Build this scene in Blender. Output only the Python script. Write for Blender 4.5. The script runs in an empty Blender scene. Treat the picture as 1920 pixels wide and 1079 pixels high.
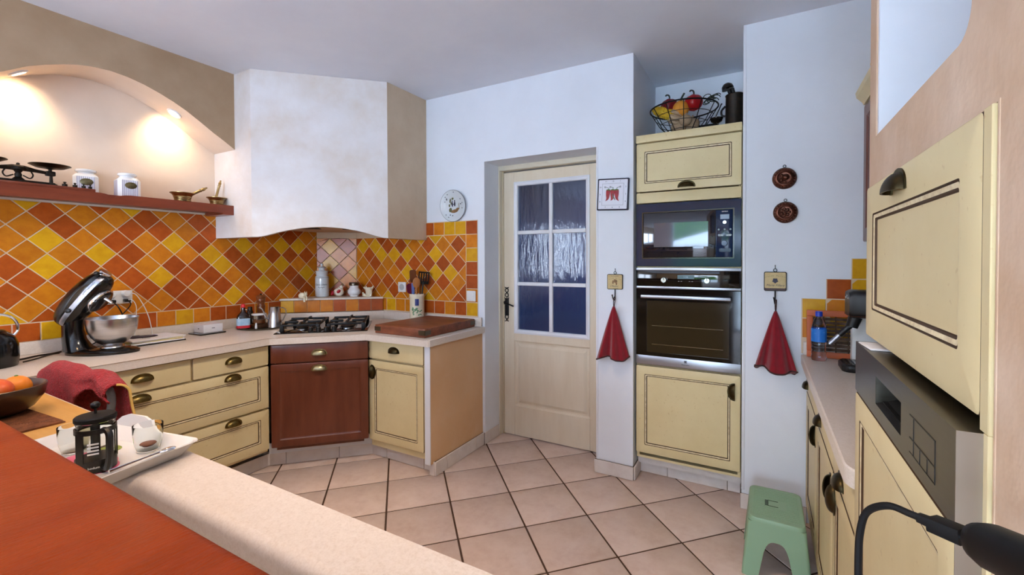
import bpy, bmesh, math, random
from mathutils import Matrix, Vector
random.seed(7)
PI = math.pi
D = math.radians
S2 = 2 ** -.5
sc = bpy.context.scene
COL = sc.collection

# ---------------------------------------------------------------- camera
cam = bpy.data.cameras.new('camera')
camo = bpy.data.objects.new('camera', cam)
COL.objects.link(camo)
sc.camera = camo
CAMZ = 1.37
yaw, pit, rol = D(29.45315679), D(-0.91291775), D(-0.18317808)
fw = Vector((-math.sin(yaw) * math.cos(pit), math.cos(yaw) * math.cos(pit), math.sin(pit)))
rt = Vector((math.cos(yaw), math.sin(yaw), 0))
up = rt.cross(fw)
r2 = math.cos(rol) * rt + math.sin(rol) * up
u2 = -math.sin(rol) * rt + math.cos(rol) * up
camo.matrix_world = Matrix(((r2.x, u2.x, -fw.x, 0), (r2.y, u2.y, -fw.y, 0), (r2.z, u2.z, -fw.z, CAMZ), (0, 0, 0, 1)))
cam.sensor_fit = 'HORIZONTAL'
cam.sensor_width = 36
cam.lens = 835.271 / 1920 * 36
cam.shift_y = -39.112 / 1920
cam.clip_start = .02

# ---------------------------------------------------------------- world, light, exposure
w = bpy.data.worlds.new('world')
sc.world = w
w.use_nodes = True
nt = w.node_tree
nt.nodes.clear()
o_ = nt.nodes.new('ShaderNodeOutputWorld')
bg = nt.nodes.new('ShaderNodeBackground')
tc = nt.nodes.new('ShaderNodeTexCoord')
sx = nt.nodes.new('ShaderNodeSeparateXYZ')
rp = nt.nodes.new('ShaderNodeValToRGB')
nt.links.new(tc.outputs['Generated'], sx.inputs[0])
nt.links.new(sx.outputs['Z'], rp.inputs[0])
rp.color_ramp.elements[0].color = (.72, .84, 1, 1)
rp.color_ramp.elements[0].position = 0
rp.color_ramp.elements[1].color = (.46, .66, 1, 1)
rp.color_ramp.elements[1].position = .9
nt.links.new(rp.outputs[0], bg.inputs[0])
bg.inputs[1].default_value = 21.5
nt.links.new(bg.outputs[0], o_.inputs[0])

sc.view_settings.view_transform = 'Standard'
sc.view_settings.look = 'None'
sc.view_settings.gamma = 1
sc.view_settings.use_curve_mapping = False
sc.view_settings.exposure = 0.22
sc.cycles.use_denoising = True
sc.cycles.max_bounces = 8
sc.cycles.sample_clamp_indirect = 45

def lamp(name, kind, loc, energy, color, **k):
    l = bpy.data.lights.new(name, kind)
    l.energy = energy
    l.color = color
    o = bpy.data.objects.new(name, l)
    COL.objects.link(o)
    o.location = loc
    aim = k.pop('aim', None)
    for a, b in k.items():
        if a == 'portal': l.cycles.is_portal = True
        else: setattr(l, a, b)
    if aim is not None:
        o.rotation_euler = (Vector(aim) - Vector(loc)).to_track_quat('-Z', 'Y').to_euler()
    return o

WARM = (1, .74, .46)
# daylight enters through the rear garden door and an added side window (portals only guide sampling)
lamp('garden_door_portal', 'AREA', (-.45, -3.62, 1.1), 1, (1, 1, 1), portal=True, shape='RECTANGLE', size=2.34, size_y=2.2, aim=(-.45, 0, 1.1))
lamp('added_window_portal', 'AREA', (-3.42, -2.1, 1.5), 1, (1, 1, 1), portal=True, shape='RECTANGLE', size=1.6, size_y=1.1, aim=(0, -2.1, 1.5))
# the little halogen spots in the arch over the shelf
for yy, zz in ((.743, 2.31), (1.427, 2.31)):
    lamp('arch_spot', 'SPOT', (-3.265, yy, zz - .02), 4.6, WARM, spot_size=D(112), spot_blend=1, shadow_soft_size=.012, aim=(-3.40, yy + .01, zz - .12))
    lamp('arch_spot', 'SPOT', (-3.262, yy, zz - .02), 5.2, WARM, spot_size=D(150), spot_blend=1, shadow_soft_size=.02, aim=(-3.27, yy, 0))
# ceiling spots over the bar
for xx, yy in ((-1.45, .1), (-.75, .15), (-2.3, .2)):
    lamp('unseen_ceiling_spot', 'SPOT', (xx, yy, 2.6), 23, (1, .66, .36), spot_size=D(95), spot_blend=.8, shadow_soft_size=.03, aim=(xx + .02, yy + .1, 0))
lamp('unseen_ceiling_spot', 'SPOT', (-.8, 1.0, 2.6), 66, (1, .74, .5), spot_size=D(88), spot_blend=.9, shadow_soft_size=.04, aim=(-.7, 1.5, 0))  # unseen spot, added to warm the floor and lower tower
lamp('unseen_ceiling_spot', 'SPOT', (-1.35, 1.0, 2.6), 82, (1, .84, .66), spot_size=D(74), spot_blend=1, shadow_soft_size=.04, aim=(-2.76, 1.3, .55))  # unseen spot, added to brighten the left drawers and counter
# added light for the blue daylight in the hallway behind the glazed door
lamp('hallway_fill', 'AREA', (-1.3, 4.3, 2.45), 28, (.72, .84, 1), shape='DISK', size=.5, aim=(-1.3, 4.3, 0))

# ---------------------------------------------------------------- mesh helper
class G:
    def __init__(s):
        s.v, s.f, s.m = [], [], []
        s.mi = 0

    def add(s, vs, fs, M=None, mi=None):
        b = len(s.v)
        if M is not None:
            vs = [M @ Vector(p) for p in vs]
        s.v.extend(tuple(p) for p in vs)
        for k, f in enumerate(fs):
            s.f.append(tuple(b + i for i in f))
            s.m.append(s.mi if mi is None else (mi[k] if isinstance(mi, (list, tuple)) else mi))
        return s

    def box(s, x0, x1, y0, y1, z0, z1, b=0, seg=2, M=None):
        if x0 > x1: x0, x1 = x1, x0
        if y0 > y1: y0, y1 = y1, y0
        if z0 > z1: z0, z1 = z1, z0
        if b <= 0:
            vs = [(x, y, z) for z in (z0, z1) for y in (y0, y1) for x in (x0, x1)]
            return s.add(vs, [(0, 2, 3, 1), (4, 5, 7, 6), (0, 1, 5, 4), (2, 6, 7, 3), (0, 4, 6, 2), (1, 3, 7, 5)], M)
        b = min(b, (x1 - x0) * .49, (y1 - y0) * .49, (z1 - z0) * .49)
        bm = bmesh.new()
        bmesh.ops.create_cube(bm, size=1)
        for v in bm.verts:
            v.co = Vector(((x0 + x1) / 2 + v.co.x * (x1 - x0), (y0 + y1) / 2 + v.co.y * (y1 - y0), (z0 + z1) / 2 + v.co.z * (z1 - z0)))
        bmesh.ops.bevel(bm, geom=bm.edges[:], offset=b, segments=seg, affect='EDGES', profile=.5)
        bm.verts.index_update()
        s.add([v.co.copy() for v in bm.verts], [[v.index for v in f.verts] for f in bm.faces], M)
        bm.free()
        return s

    def loops(s, L, cap0=True, cap1=True, M=None, mis=None, closed=True):
        n = len(L[0])
        vs = [p for l in L for p in l]
        fs, ms = [], []
        for k in range(len(L) - 1):
            for i in range(n if closed else n - 1):
                j = (i + 1) % n
                fs.append((k * n + i, k * n + j, (k + 1) * n + j, (k + 1) * n + i))
                ms.append(s.mi if mis is None else mis[k])
        if cap0:
            fs.append(tuple(range(n))[::-1]); ms.append(s.mi if mis is None else mis[0])
        if cap1:
            fs.append(tuple((len(L) - 1) * n + i for i in range(n))); ms.append(s.mi if mis is None else mis[-1])
        return s.add(vs, fs, M, ms)

    def lathe(s, prof, n=24, c=(0, 0, 0), M=None, mis=None, cap0=True, cap1=True, sx=1, sy=1):
        L = [[(c[0] + max(r, 1e-4) * math.cos(2 * PI * i / n) * sx, c[1] + max(r, 1e-4) * math.sin(2 * PI * i / n) * sy, c[2] + z) for i in range(n)] for r, z in prof]
        return s.loops(L, cap0, cap1, M, mis)

    def tube(s, pts, r, n=8, M=None, cap=True, closed=False):
        P = [Vector(p) for p in pts]
        m = len(P)
        R = r if isinstance(r, (list, tuple)) else [r] * m
        T = []
        for i in range(m):
            if closed: t = P[(i + 1) % m] - P[i - 1]
            else: t = P[min(i + 1, m - 1)] - P[max(i - 1, 0)]
            T.append(t.normalized())
        a = Vector((0, 0, 1)) if abs(T[0].z) < .9 else Vector((1, 0, 0))
        nrm = (a - T[0] * a.dot(T[0])).normalized()
        L = []
        for i in range(m):
            nrm = (nrm - T[i] * nrm.dot(T[i]))
            nrm = nrm.normalized() if nrm.length > 1e-6 else Vector((1, 0, 0))
            b = T[i].cross(nrm)
            L.append([P[i] + R[i] * (math.cos(2 * PI * k / n) * nrm + math.sin(2 * PI * k / n) * b) for k in range(n)])
        if closed:
            L.append(L[0])
            cap = False
        return s.loops(L, cap, cap, M)

    def prism(s, poly, z0, z1, M=None):
        return s.loops([[(x, y, z0) for x, y in poly], [(x, y, z1) for x, y in poly]], True, True, M)

    def prism_y(s, poly, y0, y1, M=None):      # polygon in x,z pushed along y
        return s.loops([[(x, y0, z) for x, z in poly], [(x, y1, z) for x, z in poly]], True, True, M)

    def ball(s, c, r, nu=16, nv=10, M=None, fn=None):
        if not isinstance(r, (tuple, list)): r = (r, r, r)
        L = []
        for j in range(nv + 1):
            t = PI * j / nv
            q = max(math.sin(t), .004)
            l = []
            for i in range(nu):
                a = 2 * PI * i / nu
                k = fn(a, t) if fn else 1
                l.append((c[0] + r[0] * q * math.cos(a) * k, c[1] + r[1] * q * math.sin(a) * k, c[2] - r[2] * math.cos(t) * (k if fn else 1)))
            L.append(l)
        return s.loops(L, True, True, M)

    def grid(s, fn, nu, nv, M=None):
        vs = [fn(i / nu, j / nv) for j in range(nv + 1) for i in range(nu + 1)]
        fs = [(j * (nu + 1) + i, j * (nu + 1) + i + 1, (j + 1) * (nu + 1) + i + 1, (j + 1) * (nu + 1) + i) for j in range(nv) for i in range(nu)]
        return s.add(vs, fs, M)

    def mesh(s, name, mats, smooth=True, ang=38):
        me = bpy.data.meshes.new(name)
        me.from_pydata(s.v, [], s.f)
        for m in (mats if isinstance(mats, (list, tuple)) else [mats]):
            me.materials.append(m)
        if any(s.m): me.polygons.foreach_set('material_index', s.m)
        bm = bmesh.new()
        bm.from_mesh(me)
        bmesh.ops.recalc_face_normals(bm, faces=bm.faces[:])
        bm.to_mesh(me)
        bm.free()
        if smooth:
            me.shade_smooth()
            me.set_sharp_from_angle(angle=D(ang))
        return me

def rrect(x0, x1, y0, y1, r, n=4):
    r = max(min(r, (x1 - x0) / 2 - 1e-5, (y1 - y0) / 2 - 1e-5), 1e-5)
    P = []
    for cx, cy, a0 in ((x1 - r, y1 - r, 0), (x0 + r, y1 - r, 90), (x0 + r, y0 + r, 180), (x1 - r, y0 + r, 270)):
        for i in range(n + 1):
            a = D(a0 + 90 * i / n)
            P.append((cx + r * math.cos(a), cy + r * math.sin(a)))
    return P

def arc(cx, cy, r, a0, a1, n=12):
    return [(cx + r * math.cos(D(a0 + (a1 - a0) * i / n)), cy + r * math.sin(D(a0 + (a1 - a0) * i / n))) for i in range(n + 1)]

def bez(pts, n=20):
    # Catmull-Rom through 3-D points
    P = [Vector(p) for p in pts]
    P = [2 * P[0] - P[1]] + P + [2 * P[-1] - P[-2]]
    out = []
    for i in range(1, len(P) - 2):
        for k in range(n):
            t = k / n
            a, b, c, d = P[i - 1], P[i], P[i + 1], P[i + 2]
            out.append(.5 * ((2 * b) + (c - a) * t + (2 * a - 5 * b + 4 * c - d) * t * t + (3 * b - a - 3 * c + d) * t ** 3))
    out.append(P[-2])
    return out

def link(name, me, parent=None, loc=None, rz=None, M=None):
    o = bpy.data.objects.new(name, me)
    COL.objects.link(o)
    if parent is not None: o.parent = parent
    if M is not None: o.matrix_local = M
    if loc is not None: o.location = loc
    if rz is not None: o.rotation_euler = (0, 0, rz)
    return o

def tag(o, label, cat, group=None):
    o['label'] = label
    o['category'] = cat
    if group: o['group'] = group
    return o

def thing(name, label, cat, loc=(0, 0, 0), rz=0, group=None):
    o = bpy.data.objects.new(name, None)
    COL.objects.link(o)
    o.empty_display_size = .05
    o.location = loc
    o.rotation_euler = (0, 0, rz)
    return tag(o, label, cat, group)

def part(name, g, mats, parent, label=None, M=None, smooth=True, ang=38, loc=None):
    o = link(name, g.mesh(name, mats, smooth, ang), parent, M=M, loc=loc)
    if label: o['label'] = label
    return o

def single(name, g, mats, label, cat, loc=(0, 0, 0), rz=0, group=None, smooth=True, ang=38):
    o = link(name, g.mesh(name, mats, smooth, ang), None, loc, rz)
    return tag(o, label, cat, group)

def struct(name, g, mats, parent=None, smooth=True, ang=38, loc=None, rz=None):
    o = link(name, g.mesh(name, mats, smooth, ang), parent, loc, rz)
    if parent is None: o['kind'] = 'structure'
    return o

def T(x, y, z): return Matrix.Translation((x, y, z))
def RX(a): return Matrix.Rotation(D(a), 4, 'X')
def RY(a): return Matrix.Rotation(D(a), 4, 'Y')
def RZ(a): return Matrix.Rotation(D(a), 4, 'Z')

def text(name, s, size, mat, parent, M, ext=.0004, sx=1, shear=0, align='CENTER', label=None):
    cu = bpy.data.curves.new(name, 'FONT')
    cu.body = s
    cu.size = size
    cu.extrude = ext
    cu.align_x = align
    cu.align_y = 'CENTER'
    cu.shear = shear
    cu.resolution_u = 3
    ob = bpy.data.objects.new('tmp', cu)
    COL.objects.link(ob)
    dg = bpy.context.evaluated_depsgraph_get()
    me = bpy.data.meshes.new_from_object(ob.evaluated_get(dg))
    bpy.data.objects.remove(ob)
    bpy.data.curves.remove(cu)
    me.name = name
    me.materials.clear()
    me.materials.append(mat)
    o = link(name, me, parent, M=M @ Matrix.Diagonal((sx, 1, 1, 1)))
    if label: o['label'] = label
    return o

FRONT = RX(90)           # text lying in local x,z facing -y

# ---------------------------------------------------------------- materials
def lin(c):
    return tuple(((x / 255) / 12.92 if x / 255 <= .04045 else ((x / 255 + .055) / 1.055) ** 2.4) for x in c)

def mat(name, c, rough=.5, metal=0, spec=.5, noise=None, bump=None, coat=0, trans=0, ior=1.45, emit=None, estr=0, rand=0, stretch=(1, 1, 1), noise2=None, sheen=0, alpha=1):
    """noise=(scale, colour, amount[, detail]); bump=(scale, strength, distance); colours are sRGB 0-255"""
    m = bpy.data.materials.new(name)
    m.use_nodes = True
    n = m.node_tree.nodes
    l = m.node_tree.links
    p = n['Principled BSDF']
    c = lin(c) + (1,)
    p.inputs['Base Color'].default_value = c
    p.inputs['Roughness'].default_value = rough
    p.inputs['Metallic'].default_value = metal
    p.inputs['Specular IOR Level'].default_value = spec
    p.inputs['IOR'].default_value = ior
    p.inputs['Coat Weight'].default_value = coat
    p.inputs['Coat Roughness'].default_value = .12
    p.inputs['Transmission Weight'].default_value = trans
    p.inputs['Alpha'].default_value = alpha
    if sheen: p.inputs['Sheen Weight'].default_value = sheen
    if emit:
        p.inputs['Emission Color'].default_value = lin(emit) + (1,)
        p.inputs['Emission Strength'].default_value = estr
    col = None
    vec = None
    if noise or bump or noise2:
        t = n.new('ShaderNodeTexCoord')
        mp = n.new('ShaderNodeMapping')
        mp.inputs['Scale'].default_value = stretch
        l.new(t.outputs['Object'], mp.inputs['Vector'])
        vec = mp.outputs['Vector']
        if rand:
            oi = n.new('ShaderNodeObjectInfo')
            ad = n.new('ShaderNodeVectorMath')
            ad.operation = 'ADD'
            ml = n.new('ShaderNodeMath')
            ml.operation = 'MULTIPLY'
            ml.inputs[1].default_value = 37
            l.new(oi.outputs['Random'], ml.inputs[0])
            l.new(ml.outputs[0], ad.inputs[1])
            l.new(vec, ad.inputs[0])
            vec = ad.outputs[0]
    def mixn(src, nz):
        tx = n.new('ShaderNodeTexNoise')
        tx.inputs['Scale'].default_value = nz[0]
        tx.inputs['Detail'].default_value = nz[3] if len(nz) > 3 else 5
        tx.inputs['Roughness'].default_value = .6
        l.new(vec, tx.inputs['Vector'])
        r = n.new('ShaderNodeValToRGB')
        r.color_ramp.elements[0].position = .38 if len(nz) < 5 else nz[4]
        r.color_ramp.elements[1].position = .68 if len(nz) < 6 else nz[5]
        r.color_ramp.elements[1].color = (nz[2],) * 3 + (1,)
        l.new(tx.outputs['Fac'], r.inputs[0])
        mx = n.new('ShaderNodeMix')
        mx.data_type = 'RGBA'
        l.new(r.outputs[0], mx.inputs[0])
        if src is None: mx.inputs[6].default_value = c
        else: l.new(src, mx.inputs[6])
        mx.inputs[7].default_value = lin(nz[1]) + (1,)
        return mx.outputs[2]
    if noise: col = mixn(None, noise)
    if noise2: col = mixn(col, noise2)
    if rand:
        oi2 = n.new('ShaderNodeObjectInfo')
        hs = n.new('ShaderNodeHueSaturation')
        mr = n.new('ShaderNodeMapRange')
        mr.inputs['To Min'].default_value = 1 - rand
        mr.inputs['To Max'].default_value = 1 + rand
        l.new(oi2.outputs['Random'], mr.inputs['Value'])
        l.new(mr.outputs[0], hs.inputs['Value'])
        if col is None: hs.inputs['Color'].default_value = c
        else: l.new(col, hs.inputs['Color'])
        col = hs.outputs[0]
    if col is not None: l.new(col, p.inputs['Base Color'])
    if bump:
        tx = n.new('ShaderNodeTexNoise')
        tx.inputs['Scale'].default_value = bump[0]
        tx.inputs['Detail'].default_value = 4
        l.new(vec, tx.inputs['Vector'])
        b = n.new('ShaderNodeBump')
        b.inputs['Strength'].default_value = bump[1]
        b.inputs['Distance'].default_value = bump[2]
        l.new(tx.outputs['Fac'], b.inputs['Height'])
        l.new(b.outputs[0], p.inputs['Normal'])
    return m

M_ = {}
def dm(k, *a, **q): M_[k] = mat(k, *a, **q)

dm('white_paint', (228, 233, 240), .75, noise=(3, (220, 224, 231), .6), bump=(60, .12, .004))
dm('ceiling_paint', (228, 232, 240), .8, noise=(2, (219, 223, 233), .8), bump=(40, .1, .004))
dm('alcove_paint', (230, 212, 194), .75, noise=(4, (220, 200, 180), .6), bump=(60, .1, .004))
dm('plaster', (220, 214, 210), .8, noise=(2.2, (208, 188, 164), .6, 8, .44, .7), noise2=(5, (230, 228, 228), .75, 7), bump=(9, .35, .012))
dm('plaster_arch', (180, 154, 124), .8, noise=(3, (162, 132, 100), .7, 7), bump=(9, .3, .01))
dm('plaster_shaded', (212, 190, 162), .8, noise=(3, (192, 164, 134), .7, 7), bump=(9, .3, .01))  # darker copy of the hood plaster, shade of its right side put in
dm('plaster_ochre', (222, 180, 136), .8, noise=(4, (206, 158, 110), .8, 7), noise2=(8, (230, 198, 160), .5, 6), bump=(10, .3, .01))
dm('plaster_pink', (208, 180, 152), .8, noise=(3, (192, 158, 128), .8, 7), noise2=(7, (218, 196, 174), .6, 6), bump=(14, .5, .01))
dm('grout', (214, 190, 160), .85, bump=(120, .2, .002))
dm('tile_T', (178, 84, 26), .28, spec=.35, noise=(22, (152, 64, 18), .7, 6), bump=(14, .25, .004), rand=.12)
dm('tile_O', (208, 128, 28), .28, spec=.35, noise=(22, (186, 100, 20), .7, 6), bump=(14, .25, .004), rand=.1)
dm('tile_Y', (220, 166, 26), .28, spec=.35, noise=(22, (204, 144, 20), .7, 6), bump=(14, .25, .004), rand=.08)
dm('floor_tile', (210, 188, 176), .34, noise=(9, (192, 166, 152), .8, 7), noise2=(30, (214, 196, 184), .5, 5), bump=(30, .05, .002), rand=.05)
dm('plinth_tile', (222, 214, 208), .4, noise=(14, (208, 196, 188), .7, 6), rand=.04)
dm('floor_grout', (74, 54, 42), .9)
dm('resin', (219, 207, 194), .35, noise=(260, (198, 182, 166), .55, 2), noise2=(90, (228, 218, 208), .4, 2))
dm('cream_paint', (222, 205, 158), .42, noise=(5, (211, 191, 142), .6, 5), noise2=(60, (196, 170, 120), .5, 2, .66, .72), bump=(30, .05, .002))
dm('glaze', (66, 44, 24), .6)
dm('bead_light', (236, 222, 182), .42, noise=(40, (176, 146, 100), .6, 3))
dm('mahogany', (108, 54, 34), .36, noise=(3, (88, 40, 22), .8, 8), stretch=(7, 7, 1), coat=.25)
dm('shelf_wood', (130, 58, 32), .4, noise=(4, (106, 42, 22), .8, 8), stretch=(6, 1, 6), coat=.2)
dm('bar_wood', (150, 56, 12), .42, noise=(4, (122, 40, 6), .85, 9), noise2=(2, (168, 72, 20), .55, 8), stretch=(9, 1.2, 4), bump=(34, .5, .004), coat=.03, spec=.12)
dm('board_wood', (130, 70, 44), .45, noise=(4, (84, 40, 24), .95, 8), noise2=(11, (146, 86, 56), .6, 6), stretch=(1, 5, 4), bump=(20, .1, .002))
dm('light_wood', (216, 164, 88), .45, noise=(3, (198, 142, 66), .8, 8), stretch=(1.5, 10, 4))
dm('dark_wood', (70, 40, 22), .3, noise=(4, (38, 26, 18), .85, 7), stretch=(1, 1, 6), coat=.4)
dm('spoon_wood', (178, 116, 62), .55, noise=(5, (150, 92, 46), .7, 6), stretch=(6, 6, 1))
dm('mill_wood', (120, 66, 34), .35, noise=(5, (92, 46, 22), .7, 6), stretch=(6, 6, 1), coat=.3)
dm('antique_brass', (122, 104, 62), .34, metal=1, noise=(40, (80, 66, 38), .7, 4))
dm('dark_brass', (72, 62, 40), .38, metal=1, noise=(40, (46, 40, 28), .7, 4))
dm('brass', (178, 152, 104), .3, metal=1, noise=(24, (104, 84, 50), .7, 5))
dm('pale_brass', (168, 158, 124), .3, metal=1, noise=(40, (130, 120, 88), .7, 4))
dm('iron', (28, 25, 22), .5, metal=.6, noise=(30, (60, 46, 30), .5, 4))
dm('black_iron', (14, 14, 16), .45, metal=.3)
dm('copper', (104, 66, 54), .34, metal=1, noise=(30, (58, 36, 30), .8, 4))
dm('steel', (196, 196, 198), .26, metal=1, noise=(4, (170, 170, 172), .6, 6), stretch=(1, 1, 30))
dm('brushed_steel', (176, 180, 190), .34, metal=1, noise=(3, (156, 160, 170), .6, 5), stretch=(1, 1, 40))
dm('mid_steel', (158, 146, 132), .4, metal=1)
dm('dark_steel', (106, 100, 90), .3, metal=1, noise=(3, (96, 90, 80), .5, 3), stretch=(1, 1, 40))
dm('chrome', (220, 222, 226), .1, metal=1)
dm('black_gloss', (9, 9, 10), .16, spec=.5, coat=.25)
dm('black_plastic', (16, 16, 17), .38)
dm('black_matte', (10, 10, 11), .6, spec=.3)
dm('rubber', (7, 7, 8), .5, spec=.3)
dm('hob_glass', (12, 11, 11), .08, spec=.6)
dm('oven_glass', (8, 8, 9), .06, spec=.6)
dm('oven_window', (44, 36, 22), .08, spec=.6)
dm('oven_cavity', (92, 78, 50), .6)
dm('microwave_blue', (22, 40, 72), .1, spec=.3, coat=.04)
dm('microwave_door', (10, 18, 34), .04, spec=.8, coat=.4)
dm('microwave_window', (40, 60, 90), .04, spec=.8, coat=.4)
dm('lcd', (150, 168, 190), .3)
dm('lcd_dark', (40, 50, 56), .3, emit=(150, 200, 220), estr=.15)
dm('white_ceramic', (232, 234, 236), .14, coat=.4)
dm('grey_ceramic', (206, 214, 218), .16, coat=.4)
dm('cream_ceramic', (232, 222, 196), .25, noise=(20, (216, 204, 174), .5))
dm('white_plastic', (232, 232, 230), .35)
dm('grey_plastic', (180, 180, 178), .4)
dm('white_gloss_paint', (226, 228, 234), .4)
dm('lilac_stripe', (184, 180, 196), .2)
dm('label_brass', (112, 102, 70), .4, metal=.7, noise=(60, (70, 62, 40), .7, 3))
dm('door_paint', (226, 213, 190), .5, noise=(2, (216, 200, 174), .7, 6), stretch=(6, 6, 1), bump=(4, .06, .003))
dm('frame_paint', (216, 206, 184), .5)
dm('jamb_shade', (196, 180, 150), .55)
dm('terry_red', (196, 34, 44), .95, noise=(60, (160, 18, 30), .7, 3), bump=(170, 1, .02), sheen=.15)
dm('terry_red2', (142, 12, 30), .95, noise=(40, (122, 8, 24), .7, 3), bump=(420, .6, .004), sheen=.3)
dm('hem_brown', (66, 44, 42), .9)
dm('hem_yellow', (222, 178, 96), .9)
dm('chair_tube', (150, 158, 164), .3, spec=.6, coat=.3)
dm('stool_green', (136, 168, 138), .42, bump=(60, .04, .001))
dm('stool_dark', (60, 84, 64), .6)
dm('paper', (244, 242, 242), .8, noise=(20, (236, 232, 232), .5))
dm('paper_yellow', (232, 214, 130), .8)
dm('card', (232, 230, 232), .6)
dm('ink_grey', (120, 120, 126), .6)
dm('ink_dark', (52, 60, 70), .6)
dm('pen_purple', (50, 32, 46), .3)
dm('orange_fruit', (236, 132, 26), .42, bump=(160, .15, .001))
dm('mango_fruit', (226, 84, 34), .36, noise=(14, (240, 140, 60), .75, 4))
dm('lemon_fruit', (238, 160, 30), .42)
dm('leaf_green', (70, 120, 50), .5)
dm('wicker', (132, 78, 44), .8, noise=(60, (86, 46, 24), .8, 3))
dm('wicker_dark', (84, 60, 40), .7, noise=(50, (50, 34, 22), .8, 3))
dm('frame_orange', (190, 92, 44), .5)
dm('tray_white', (238, 236, 232), .22, coat=.3)
dm('print_pink', (226, 96, 128), .35, noise=(12, (244, 170, 186), .7, 3))
dm('print_green', (150, 170, 60), .4, noise=(70, (90, 110, 30), .7, 3))
dm('print_brown', (60, 30, 24), .4)
dm('coffee', (120, 62, 24), .2)
dm('coffee_dark', (22, 12, 8), .2)
dm('silver_knob', (206, 208, 214), .22, metal=1)
dm('clock_face', (224, 226, 236), .4)
dm('clock_rim', (28, 28, 52), .35)
dm('chili_red', (166, 26, 40), .4, noise=(40, (110, 12, 26), .6, 3))
dm('chili_green', (60, 110, 40), .5)
dm('plaque_face', (208, 186, 136), .6, noise=(30, (190, 164, 112), .6, 4))
dm('plaque_rim', (34, 26, 24), .5)
dm('plaque_band', (70, 44, 48), .5)
dm('scene_brown', (150, 112, 72), .5, noise=(90, (84, 70, 40), .8, 3))
dm('scene_green', (96, 96, 62), .5)
dm('scene_dark', (40, 40, 66), .5)
dm('cork', (150, 104, 66), .8)
dm('bottle_brown', (30, 12, 8), .1, spec=.6, coat=.4)
dm('label_blue', (150, 186, 216), .5, noise=(30, (214, 226, 236), .6, 3))
dm('label_red', (196, 36, 50), .5)
dm('cap_red', (200, 30, 40), .4)
dm('cap_blue', (24, 60, 180), .35)
dm('wrap_blue', (40, 120, 210), .35, noise=(40, (120, 180, 235), .5, 2, .6, .66))
dm('crock_blue', (40, 50, 120), .3)
dm('crock_green', (90, 140, 96), .4)
dm('purple_rubber', (110, 26, 50), .4)
dm('blue_plastic', (70, 90, 150), .4)
dm('corn_yellow', (226, 186, 48), .5, bump=(110, .6, .004))
dm('gourd_orange', (224, 150, 50), .5)
dm('husk', (186, 160, 130), .8, noise=(40, (150, 120, 90), .7, 3), stretch=(6, 6, 1))
dm('pepper_red', (170, 24, 30), .28)
dm('pepper_dark', (120, 20, 34), .35)
dm('stem_dark', (34, 44, 34), .5)
dm('hen_white', (236, 226, 208), .3)
dm('hen_red', (170, 16, 36), .3)
dm('squash', (214, 160, 40), .5)
dm('hallway_paint', (120, 140, 176), .8)
dm('downlight', (255, 240, 214), .4, emit=(255, 236, 200), estr=14)
dm('foliage', (56, 90, 44), .7, noise=(3, (110, 150, 64), .8, 8), bump=(5, 1, .2))
dm('terrace_bounce', (216, 216, 212), .9, noise=(3, (204, 206, 198), .7, 6))  # pale so the unseen terrace bounces light into the room
dm('parasol', (240, 240, 240), .8)

def glass(name, tint=(240, 245, 245), rough=.0, ior=1.45, bump=None, stretch=(1, 1, 1)):
    m = mat(name, tint, rough, trans=1, ior=ior, bump=bump, stretch=stretch, spec=.5)
    M_[name] = m
glass('clear_glass', (246, 250, 250), 0, 1.22)
glass('blue_glass', (205, 225, 250))
glass('door_glass', (146, 158, 178), .015, 1.5, bump=(42, 1.0, .0024), stretch=(1, 1, .2))
def mm(*k): return [M_[x] for x in k]
# ================================================================ room shell
CEIL = 2.635
XL, YB, XR, YR = -3.40, 2.76, .80, -3.6        # left tile wall, door wall, right wall, rear wall

def clip(poly, x0, x1, y0, y1):
    def cut(P, f, g):
        out = []
        for i in range(len(P)):
            a, b = P[i - 1], P[i]
            fa, fb = f(a), f(b)
            if fa * fb < 0:
                t = fa / (fa - fb)
                out.append((a[0] + (b[0] - a[0]) * t, a[1] + (b[1] - a[1]) * t))
            if fb >= 0: out.append(b)
        return out
    for f in (lambda p: p[0] - x0, lambda p: x1 - p[0], lambda p: p[1] - y0, lambda p: y1 - p[1]):
        if poly: poly = cut(poly, f, None)
    return poly

def shrink(poly, d):
    # inset a convex polygon
    c = (sum(p[0] for p in poly) / len(poly), sum(p[1] for p in poly) / len(poly))
    n = len(poly)
    L = []
    for i in range(n):
        a, b = poly[i], poly[(i + 1) % n]
        dx, dy = b[0] - a[0], b[1] - a[1]
        q = math.hypot(dx, dy) or 1e-9
        nx, ny = -dy / q, dx / q
        if (c[0] - a[0]) * nx + (c[1] - a[1]) * ny < 0: nx, ny = -nx, -ny
        L.append((a[0] + nx * d, a[1] + ny * d, dx, dy))
    out = []
    for i in range(n):
        x1, y1, dx1, dy1 = L[i - 1]
        x2, y2, dx2, dy2 = L[i]
        den = dx1 * dy2 - dy1 * dx2
        if abs(den) < 1e-9: out.append((x2, y2)); continue
        t = ((x2 - x1) * dy2 - (y2 - y1) * dx2) / den
        out.append((x1 + dx1 * t, y1 + dy1 * t))
    return out

def area(P): return abs(sum(P[i - 1][0] * P[i][1] - P[i][0] * P[i - 1][1] for i in range(len(P)))) / 2

def clean(P):
    out = []
    for p in P:
        if not out or math.hypot(p[0] - out[-1][0], p[1] - out[-1][1]) > 5e-4: out.append(p)
    if len(out) > 1 and math.hypot(out[0][0] - out[-1][0], out[0][1] - out[-1][1]) < 5e-4: out.pop()
    return out

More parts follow.
